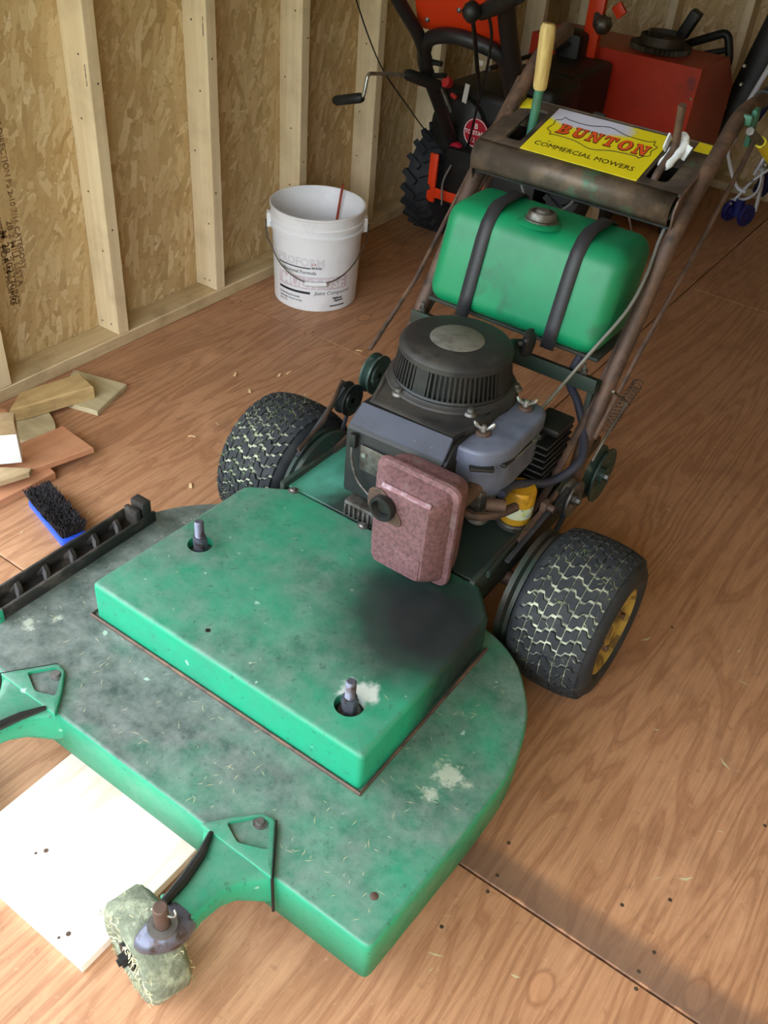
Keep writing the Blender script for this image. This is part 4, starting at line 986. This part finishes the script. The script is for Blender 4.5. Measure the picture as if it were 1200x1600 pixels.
# ================================================================ wood scraps, brush and plank on the floor
def board(name, pts, z0, z1, m, label, cat='wood scrap', group=None, bev=.0015, tilt=None):
    b = B(); slab(b, pts, z0, z1, bev, 1)
    if tilt: 
        c, ax, an = tilt; bmesh.ops.rotate(b, verts=b.verts, cent=c, matrix=M.Rotation(an, 3, ax))
    return tagit(fin(b, name, m, None, base=True), label, cat, group)
def UZ(pts, z): return [tuple(U(u, v, 2, z)[:2]) for u, v in pts]
board('plywood_offcut', UZ([(115, 577), (198, 600), (152, 643), (88, 624)], .014), .0005, .014, mt['scrapG'], 'pale grey plywood offcut lying flat against the bottom plate')
board('lumber_block', UZ([(14, 640), (30, 612), (125, 582), (146, 603), (42, 634)], .052), .0145, .052, mt['scrapY'], 'yellowish lumber block resting on the pale grey plywood offcut', bev=.004)
board('wood_scrap', roundp(UZ([(12, 672), (30, 640), (70, 634), (88, 660), (85, 690), (30, 690)], .012), .03, 4), .0005, .012, mt['scrapG'], 'rounded pale board under the yellowish lumber block')
board('pink_board', UZ([(-60, 770), (12, 700), (98, 665), (146, 699), (48, 734)], .036), .021, .036, mt['scrapP'], 'pinkish board with a pale cut edge under the white block')
board('long_scrap', UZ([(-70, 815), (-60, 770), (75, 727), (86, 738), (0, 782)], .020), .0005, .0205, mt['scrapP'], 'narrow plank lying under the pinkish board')
board('tan_board', UZ([(-60, 760), (-40, 728), (50, 731), (45, 738), (0, 752)], .050), .0365, .050, mt['scrapT'], 'thin tan board lying on the pinkish board under the white block')
# white painted block: bare on top, painted on the end
P1 = U(35, 723, 2, .0505); P2 = U(-50, 731, 2, .0505); wd_ = (P2-P1); wd_.z = 0; an_ = math.atan2(wd_.y, wd_.x); wn_ = V((-wd_.y, wd_.x, 0)).normalized()
wn_ = wn_ if wn_.dot(V((CAM.x, CAM.y, 0))-P1) < 0 else -wn_
ctr = (P1+P2)/2+wn_*.02+V((0, 0, .058))
b = B(); bx(b, ctr, (wd_.length, .04, .116), .002, an_)
wbk = tagit(fin(b, 'white_block', mt['whitepaint'], None, base=True), 'short white painted wood block on top of the tan board', 'wood scrap')
b = B(); bx(b, ctr+V((0, 0, .040)), (wd_.length+.001, .041, .0365), .002, an_); fin(b, 'bare_top', mt['scrapT'], wbk, label='bare unpainted brown strip')
board('small_block', UZ([(-40, 665), (-30, 640), (10, 638), (14, 646), (0, 656)], .030), .0125, .030, mt['scrapP'], 'small orange-brown block end resting on the rounded pale board')
# scrubbing brush
br = empty('scrub_brush', (.49, -.27, 0), 'dark bristled scrub brush with blue plastic back on the floor', 'brush')
A = U(62, 775, 2, .02); Bp = U(112, 832, 2, .02); d = (Bp-A); d.z = 0; L = d.length; d.normalize(); n = V((-d.y, d.x, 0)); ang = math.atan2(d.y, d.x)
c = (A+Bp)/2; c.z = 0
b = B(); slab(b, roundp([(-L/2-.01, -.027), (L/2+.012, -.030), (L/2+.012, .030), (-L/2-.01, .027)], .010, 4), .0005, .013, .003, 2, tf=lambda p: c+d*p[0]+n*p[1]+V((0, 0, p[2]))); fin(b, 'brush_back', mt['brushblue'], br)
b = B(); rn = random.Random(2)
for k in range(3200):
    x, y = rn.uniform(-L/2-.004, L/2+.002), rn.uniform(-.023, .027); p = c+d*x+n*y+V((0, 0, .012))
    q = p+d*(x/L*.02+rn.gauss(0, .003))+n*(y*.25+rn.gauss(0, .002))+V((0, 0, rn.uniform(.026, .033))); s = V((rn.gauss(0, 1), rn.gauss(0, 1), 0)).normalized()*.0011
    ngon(b, (p-s, p+s, q+s, q-s))
fin(b, 'bristles', mt['bristle'], br, kind='stuff', recalc=False)
b = B(); slab(b, roundp([(-L/2-.004, -.022), (L/2, -.024), (L/2, .026), (-L/2-.004, .024)], .006, 3), .012, .035, .003, 2, tf=lambda p: c+d*p[0]+n*p[1]+V((0, 0, p[2]))); fin(b, 'bristle_core', mt['bristle'], br)
# pale plank in front of the deck
pk = empty('pale_plank', (1.163, -.70, 0), 'wide pale bare plank on the floor sticking out from under the deck', 'plank')
pts = [(1.016, -.895), (1.312, -.893), (1.312, -.70), (1.309, -.56), (1.20, -.552), (1.10, -.56), (1.016, -.55)]
b = B(); slab(b, pts, .0005, .018, .001, 1); fin(b, 'board', mt['whiteboard'], pk)
for u, v in ((72, 1329), (56, 1333), (107, 1459), (92, 1465)):
    p = U(u, v, 2, .018); b = B(); lathe(b, [(0, .0004), (.0035 if u in (72, 107) else .002, .0004), (.004 if u in (72, 107) else .0024, 0)], (p.x, p.y, .018), n=10); fin(b, 'nail_hole', mt['rust'], pk)
rn = random.Random(21)
for k, (u, v) in enumerate(((561, 549), (368, 586), (437, 587), (452, 584), (300, 683), (298, 760), (390, 612))):
    p = U(u, v, 2, 0); b = B(); a = rn.random()*3
    tube(b, cat_rom([p+V((-.010*math.cos(a), -.010*math.sin(a), .0022)), p+V((0, 0, .0045)), p+V((.010*math.cos(a), .010*math.sin(a), .0022))], 3), .0022, 5, sq=(1.8, .6))
    tagit(fin(b, 'wood_shaving', mt['chip'], None, base=True), 'tiny curled wood shaving on the plywood floor', 'shaving', 'wood shavings on the floor')
b = B()
for k in range(130):
    x, y = rn.uniform(.45, 2.1), rn.uniform(-.9, .9)
    if .7 < x < 1.68 and y < .3: continue
    a = rn.random()*6.28; l = rn.uniform(.004, .016); p = V((x, y, .0006)); t = V((math.cos(a), math.sin(a), 0)); s = V((-t.y, t.x, 0))
    ngon(b, (p-t*l-s*.0004, p-s*.0005+s*rn.gauss(0, .002), p+t*l, p+s*.0004))
tagit(fin(b, 'grass_clippings', mt['grassdry'], None, recalc=False), 'loose dry grass clippings scattered over the plywood floor', 'clippings', kind='stuff')

# ================================================================ snow blower at the back
sb = empty('snow_blower', (.50, 2.0, 0), 'orange-red snow blower with black engine and chute crank against the wall', 'snow blower')
def lug_wheel(xa, xb, yc, R_):
    c = V(((xa+xb)/2, yc, R_)); W_ = xb-xa
    b = B(); lathe(b, [(.085, -W_/2+.02), (.095, -W_/2), (R_-.045, -W_/2), (R_-.018, -W_/2+.012), (R_-.014, 0), (R_-.018, W_/2-.012), (R_-.045, W_/2), (.095, W_/2), (.085, W_/2-.02)], c, (1, 0, 0), 40)
    w = fin(b, 'lugged_tire', mt['rubber'], sb, 60)
    b = B()
    for k in range(22):
        for s in (-1, 1):
            a = 2*math.pi*(k+.25*s)/22; m = M.Translation(c) @ M.Rotation(a, 4, 'X') @ M.Translation((s*W_*.24, 0, R_-.012)) @ M.Rotation(s*.5, 4, 'Z')
            vs = bx(b, (0, 0, 0), (W_*.5, .020, .024)); bmesh.ops.transform(b, matrix=m, verts=vs)
    fin(b, 'tread_lugs', mt['rubber'], w, flat=True, kind='stuff')
    b = B(); lathe(b, [(.09, W_/2-.015), (.06, W_/2-.03), (.02, W_/2-.02), (0, W_/2-.018)], c, (1, 0, 0), 24); fin(b, 'rim', mt['whitelabel'], w); b = B(); lathe(b, [(.09, -W_/2+.015), (.06, -W_/2+.03), (0, -W_/2+.02)], c, (1, 0, 0), 24); fin(b, 'rim', mt['whitelabel'], w)
lug_wheel(.105, .235, 1.825, .195); lug_wheel(.66, .79, 1.825, .195)
# chassis
b = B(); bx(b, (.45, 1.90, .27), (.36, .50, .20), .01); fin(b, 'chassis', mt['black'], sb)
b = B(); cyl(b, (.20, 1.825, .195), (.70, 1.825, .195), .014, 12); fin(b, 'axle', mt['dullsteel'], sb)
for x, w_ in ((.235, .032), (.435, .032)):
    b = B(); bx(b, (x, 1.640, .255), (w_, .012, .17), .003); fin(b, 'frame_upright', mt['orange'], sb)
b = B(); bx(b, (.335, 1.643, .205), (.20, .010, .035), .003); fin(b, 'frame_strip', mt['orange'], sb)
b = B(); bx(b, (.395, 1.636, .235), (.06, .004, .035), .001); fin(b, 'warning_label', mt['blackpl'], sb)
for k in range(5):
    b = B(); bx(b, (.395, 1.6335, .247-.006*k), (.045-.006*(k % 3), .0006, .0022)); fin(b, 'label_line', mt['whitelabel'], sb)
# engine
b = B(); bx(b, (.33, 1.88, .44), (.32, .30, .22), .03, seg=4); en = fin(b, 'engine_shroud', mt['blackpl'], sb)
b = B(); lathe(b, [(0, .03), (.09, .03), (.105, .02), (.11, 0)], (.27, 1.73, .42), (0, -1, 0), 32); fin(b, 'recoil_housing', mt['black'], en)
p = U(743, 208, 1, 1.695)
b = B(); lathe(b, [(0, .004), (.048, .004), (.048, 0)], (p.x, 1.699, p.z), (0, -1, 0), 32); dc = fin(b, 'round_decal', mt['redlabel'], en)
b = B(); lathe(b, [(.044, .0046), (.047, .0046)], (p.x, 1.699, p.z), (0, -1, 0), 32); fin(b, 'decal_ring', mt['whitelabel'], dc)
txt('TO START', .0185, (p.x, 1.6945, p.z-.006), (1, 0, 0), (0, 0, 1), mt['whitelabel'], 'decal_print', dc, .0004, 'CENTER', bold=.0006)
txt('12 V', .022, (p.x, 1.6945, p.z-.031), (1, 0, 0), (0, 0, 1), mt['whitelabel'], 'decal_print', dc, .0004, 'CENTER')
txt('B', .024, (p.x, 1.6945, p.z+.014), (1, 0, 0), (0, 0, 1), mt['whitelabel'], 'decal_print', dc, .0004, 'CENTER', bold=.0006)
for (u, v, w_, h_, m) in ((726, 152, .018, .085, 'whitelabel'), (749, 98, .026, .016, 'whitelabel')):
    q = U(u, v, 1, 1.70); b = B(); bx(b, (q.x, 1.703, q.z), (w_, .003, h_), .0006, M.Rotation(math.radians(6), 4, 'Y')); fin(b, 'white_label', mt[m], en)
q = U(701, 129, 1, 1.68); b = B(); lathe(b, [(0, .03), (.017, .028), (.020, .015), (.018, 0)], q, (0, -1, .3), 16); fin(b, 'choke_knob', mt['redplastic'], en)
q = U(709, 150, 1, 1.69); b = B(); bx(b, q, (.024, .014, .012), .003, M.Rotation(.4, 4, 'Y')); fin(b, 'ignition_key', mt['redplastic'], en)
q = U(686, 128, 1, 1.68); b = B(); bx(b, q, (.04, .03, .03), .005); tube(b, [q, q+V((.05, .02, -.09))], .008, 8); fin(b, 'throttle_bracket', mt['dullsteel'], en)
q = U(714, 232, 1, 1.69); b = B(); lathe(b, [(0, .02), (.022, .018), (.024, 0)], q, (0, -1, 0), 16); fin(b, 'primer_cap', mt['redlabel'], en)
b = B(); bx(b, (.46, 1.95, .50), (.20, .22, .16), .03, seg=3); fin(b, 'fuel_tank', mt['black'], en)
b = B(); tube(b, cat_rom([U(715, 272, 1, 1.67), U(735, 276, 1, 1.66), U(752, 268, 1, 1.67)], 5), .012, 8); fin(b, 'muffler_guard', mt['dullsteel'], en)
# handlebars lie on a plane rising towards the operator
HP, HN = (0, 1.72, .36), (0, .55, .60)
h = lambda u, v, dz=0: UP(u, v, (HP[0], HP[1], HP[2]+dz), HN)
b = B(); tube(b, rnd_path([h(718, 250), h(692, 180), h(660, 92), h(668, 58), h(705, 54), h(750, 68), h(788, 88), h(800, 150)], .05, 6), .021, 14); fin(b, 'handlebar_loop', mt['tubek'], sb, 60)
b = B(); tube(b, rnd_path([h(668, 100, -.005), h(655, 55, -.005), h(622, 0, -.005), h(604, -40, -.005), h(590, -70, -.005)], .04), .019, 12); fin(b, 'handlebar', mt['tubek'], sb, 60)
b = B(); tube(b, rnd_path([h(815, 190, -.005), h(806, 120, -.005), h(795, 60, -.005), h(790, 0, -.005), h(788, -60, -.005)], .04), .024, 12); fin(b, 'handlebar', mt['tubek'], sb, 60)
b = B(); q = [h(645, -40, .03), h(652, 30, .03), h(662, 44, .03), h(786, 74, .03), h(792, -40, .03)]; nn = V(HN).normalized()*.010
a_ = [b.verts.new(p) for p in q]; c_ = [b.verts.new(p+nn) for p in q]; b.faces.new(a_); b.faces.new(c_[::-1])
for k in range(5): b.faces.new((a_[k], c_[k], c_[(k+1) % 5], a_[(k+1) % 5]))
pn = fin(b, 'control_panel', mt['orange'], sb)
for (u, v) in ((668, 30), (718, 15), (788, 18)):
    p = h(u, v, .03); b = B(); lathe(b, [(0, .008), (.005, .007), (.008, 0)], p, -V(HN), 10); fin(b, 'panel_screw', mt['dullsteel'], pn)
b = B(); k0, k1 = h(737, 18, -.09), h(748, 0, -.10); tube(b, [k0+V((.0, -.0, -.025)), k0+V((0, 0, -.014)), k0, k0+V((0, 0, .016)), k0+V((0, 0, .024))], [.008, .020, .025, .018, .006], 14); kb = fin(b, 'shift_knob', mt['black'], pn, 60)
b = B(); tube(b, [k0, h(742, 60, -.06), h(746, 110, -.05), h(750, 150, -.03)], .006, 8); fin(b, 'shift_rod', mt['black'], pn)
b = B(); tube(b, [h(752, 20, -.06), h(775, 8, -.06), h(810, -12, -.06)], [.018, .022, .024], 12); fin(b, 'lever_boot', mt['black'], pn, 60)
b = B(); tube(b, cat_rom([h(762, 15, -.08), h(768, 60, -.06), h(758, 120, -.06), h(745, 170, -.05), h(730, 230, -.005), h(712, 275, .0)], 6), .0042, 6); fin(b, 'control_cable', mt['black'], sb, 60)
b = B(); tube(b, cat_rom([h(552, -15), h(575, 55), h(600, 112), h(640, 170), h(668, 208), h(700, 240)], 5), .0022, 6); fin(b, 'clutch_cable', mt['black'], sb, 60)
b = B(); tube(b, cat_rom([U(705, 258, 1, 1.62), U(692, 285, 1, 1.62), U(690, 320, 1, 1.62)], 4), .004, 6); fin(b, 'control_cable', mt['cable'], sb, 60)
# chute crank
b = B(); tube(b, [U(522, 157, 1, 1.10), U(526, 157, 1, 1.10), U(563, 153, 1, 1.10), U(567, 153, 1, 1.10)], [.010, .0145, .0145, .010], 12); ck = fin(b, 'crank_grip', mt['blackpl'], sb, 60)
b = B(); tube(b, rnd_path([U(560, 153, 1, 1.10), U(568, 151, 1, 1.10), U(575, 115, 1, 1.11), U(600, 115, 1, 1.20), U(642, 118, 1, 1.32), U(690, 124, 1, 1.50)], .015), .0055, 8); fin(b, 'crank_rod', mt['steel'], ck, 60)
b = B(); tube(b, [U(633, 115, 1, 1.29), U(639, 117, 1, 1.30), U(655, 123, 1, 1.34), U(684, 134, 1, 1.42)], [.012, .017, .018, .017], 12); fin(b, 'crank_sleeve', mt['blackpl'], sb, 60)
for q0, q1 in (((672, 96), (690, 100)), ((678, 118), (696, 118))):
    b = B(); tube(b, [h(*q0), h(*q1)], .008, 8); fin(b, 'sleeve_bracket', mt['black'], sb)
# auger housing, seen from behind
b = B()
def side(x): return [(2.42, .04), (2.395, .16), (2.39, .40), (2.40, .622), (2.70, .622), (2.85, .50), (2.86, .04)]
xa, xb = .16, .852
rear = [b.verts.new((xa, y, z)) for y, z in side(0)]; re2 = [b.verts.new((xb, y, z)) for y, z in side(0)]
for k in range(3): b.faces.new((rear[k], rear[k+1], re2[k+1], re2[k]))
b.faces.new((rear[3], rear[4], re2[4], re2[3])); b.faces.new(rear); b.faces.new(re2[::-1])
hs = fin(b, 'auger_housing', mt['redbox'], sb, 30); m_ = hs.modifiers.new('thickness', 'SOLIDIFY'); m_.thickness = .004
for x in (xa, xb):
    b = B(); bx(b, (x, 2.62, .024), (.02, .40, .035), .004); fin(b, 'skid_shoe', mt['black'], hs)
b = B(); cyl(b, (xa, 2.66, .30), (xb, 2.66, .30), .018, 12); fin(b, 'auger_shaft', mt['darkmetal'], hs)
for s, x0 in ((1, xa+.02), (-1, xb-.02)):
    b = B(); pts = []
    prev = None
    for k in range(61):
        a = k/60*2*math.pi*1.25*s; x = x0+s*.30*k/60
        i = b.verts.new((x, 2.66+.12*math.cos(a), .30+.12*math.sin(a))); o_ = b.verts.new((x, 2.66+.20*math.cos(a), .30+.20*math.sin(a)))
        if prev: b.faces.new((prev[0], prev[1], o_, i))
        prev = (i, o_)
    fl = fin(b, 'auger_flight', mt['orange'], hs); m_ = fl.modifiers.new('thickness', 'SOLIDIFY'); m_.thickness = .006
b = B(); bx(b, (.84, 2.397, .52), (.010, .004, .010), .002); fin(b, 'housing_bolt', mt['steel'], hs)
b = B(); bx(b, (.42, 2.20, .46), (.22, .36, .26), .02, seg=3); fin(b, 'belt_cover', mt['blackpl'], sb)
# discharge chute: ring gear with deflector, orange bracket with crank motor
cc = V((.625, 2.56, .624))
b = B(); N = 40; o_, i_ = [], []
for k in range(N*2):
    r = .105 if k % 2 else .116; a = math.pi*k/N; o_.append((cc.x+r*math.cos(a), cc.y+r*math.sin(a)))
slab(b, o_, cc.z, cc.z+.02); lathe(b, [(.075, .02), (.085, .02), (.082, .05), (.075, .05), (.075, .02)], cc, n=32); cg = fin(b, 'chute_ring_gear', mt['darkmetal'], sb, 30)
b = B(); lathe(b, [(.078, .02), (.076, .045), (.072, .06)], cc, n=20, a0=math.radians(20), a1=math.radians(250)); ch = fin(b, 'chute', mt['darkmetal'], sb); m_ = ch.modifiers.new('thickness', 'SOLIDIFY'); m_.thickness = .005
b = B(); bx(b, (.70, 2.60, .72), (.04, .05, .10), .006, M.Rotation(.4, 4, 'Y')); fin(b, 'chute_clamp', mt['black'], sb)
p0 = U(910, 108, 1, 2.36); p1 = U(908, -20, 1, 2.36)
b = B(); bx(b, (p0.x+.012, 2.36, (p0.z+p1.z)/2+.02), (.062, .03, p1.z-p0.z+.04), .004); bx(b, (p0.x+.045, 2.36, p0.z+.012), (.12, .03, .045), .004); bk_ = fin(b, 'chute_bracket', mt['orange'], sb)
q = U(945, 35, 1, 2.36); b = B(); tube(b, [q+V((-.035, 0, .03)), q+V((-.02, 0, .0)), q+V((.0, 0, -.012)), q+V((.02, 0, -.02))], [.016, .030, .036, .020], 14); fin(b, 'worm_gear_case', mt['dullsteel'], sb, 60)
q = U(968, 16, 1, 2.36); b = B(); bx(b, q, (.045, .02, .04), .004, M.Rotation(.8, 4, 'Y')); fin(b, 'bracket_tab', mt['orange'], sb)
b = B(); bx(b, (p0.x-.04, 2.33, p0.z+.02), (.10, .12, .22), .02); tube(b, [(p0.x-.02, 2.30, p0.z+.10), (p0.x-.15, 2.0, p0.z+.04), (.34, 1.75, .62)], .008, 8); fin(b, 'crank_shaft_box', mt['black'], sb)
b = B(); tube(b, rnd_path([U(1045, 85, 1, 2.80), U(1075, 68, 1, 2.80), U(1138, 50, 1, 2.80), U(1140, 95, 1, 2.80), U(1128, 120, 1, 2.80)], .03), .016, 10); tube(b, [U(1090, 86, 1, 2.80), U(1138, 78, 1, 2.80)], .012, 8); fin(b, 'shear_bar', mt['black'], sb, 60)

# ================================================================ folded stroller in the far corner
sr = empty('folded_stroller', (1.06, 2.80, 0), 'folded umbrella stroller with white flat bars and navy double wheels', 'stroller')
s = lambda u, v, y=2.80: U(u, v, 1, y)
def bar(pts, w_=.013, t_=.55, nm='white_bar', m='white', r=.03):
    b = B(); tube(b, rnd_path(pts, r), w_, 8, sq=(1, t_)); o = fin(b, nm, mt[m], sr, 60); return o
for u in (1138, 1165):
    p = s(u, 338, 2.80 if u == 1138 else 2.79); b = B(); cx_ = V((p.x, p.y, .046))
    lathe(b, [(.010, -.011), (.040, -.011), (.0455, -.006), (.0455, .006), (.040, .011), (.034, .008), (.016, .008), (.010, .014), (0, .014)], cx_, (1, -.45, 0), 28); fin(b, 'wheel', mt['blue'], sr, 30)
p = s(1151, 335, 2.795); b = B(); cyl(b, (p.x, p.y, .03), (p.x, p.y, .10), .020, 14, bev=.003); fk = fin(b, 'wheel_fork', mt['blue'], sr)
bar([s(1148, 312), s(1175, 283), s(1215, 255)]); bar([s(1180, 330, 2.83), s(1190, 290, 2.83), s(1192, 275, 2.83)])
bar([s(1150, 216), s(1136, 235), s(1143, 270), s(1152, 295), s(1165, 300)], .012, .6)
bar([s(1142, 312), s(1165, 312), s(1183, 302), s(1190, 283), s(1192, 262)], .012, .5)
bar([s(1166, 165, 2.86), s(1202, 105, 2.86), s(1230, 55, 2.86)], .011, 1); bar([s(1180, 272), s(1200, 238), s(1212, 215)], .024, .4)
b = B(); bx(b, s(1208, 268, 2.88), (.06, .05, .22), .02, M.Rotation(.3, 4, 'Y')); fin(b, 'seat_fabric', mt['bluefab'], sr)
b = B(); bx(b, s(1203, 150, 2.90), (.05, .03, .22), .015, M.Rotation(.35, 4, 'Y')); fin(b, 'seat_fabric', mt['bluefab'], sr)
for u, v, y in ((1175, 283, 2.785), (1188, 265, 2.785), (1196, 258, 2.785), (1139, 232, 2.785), (1142, 318, 2.77)):
    p = s(u, v, y); b = B(); lathe(b, [(0, .006), (.005, .005), (.007, 0)], p, (0, -1, 0), 10); fin(b, 'rivet', mt['steel'], sr)
rb = empty('riveted_bar', (.86, 3.05, 0), 'black flat bar with silver rivets leaning in the corner behind the stroller', 'bar')
q0, q1 = U(1085, 290, 1, 2.95), U(1205, 50, 1, 3.10)
q0b = q0+(q0-q1)*((q0.z-.02)/(q1.z-q0.z)); q1b = q1+(q1-q0)*.5
b = B(); tube(b, [q0b, q0, q1, q1b], .048, 8, sq=(.35, 1)); fin(b, 'flat_bar', mt['black'], rb)
for u, v in ((1163, 103), (1158, 132), (1132, 168), (1113, 227), (1101, 230)):
    t = (v-50)/240; y = 3.10-.15*t-.03; p = U(u, v, 1, y); b = B(); lathe(b, [(0, .008), (.006, .007), (.009, 0)], p, (.4, -1, .3), 10); fin(b, 'rivet', mt['steel'], rb)
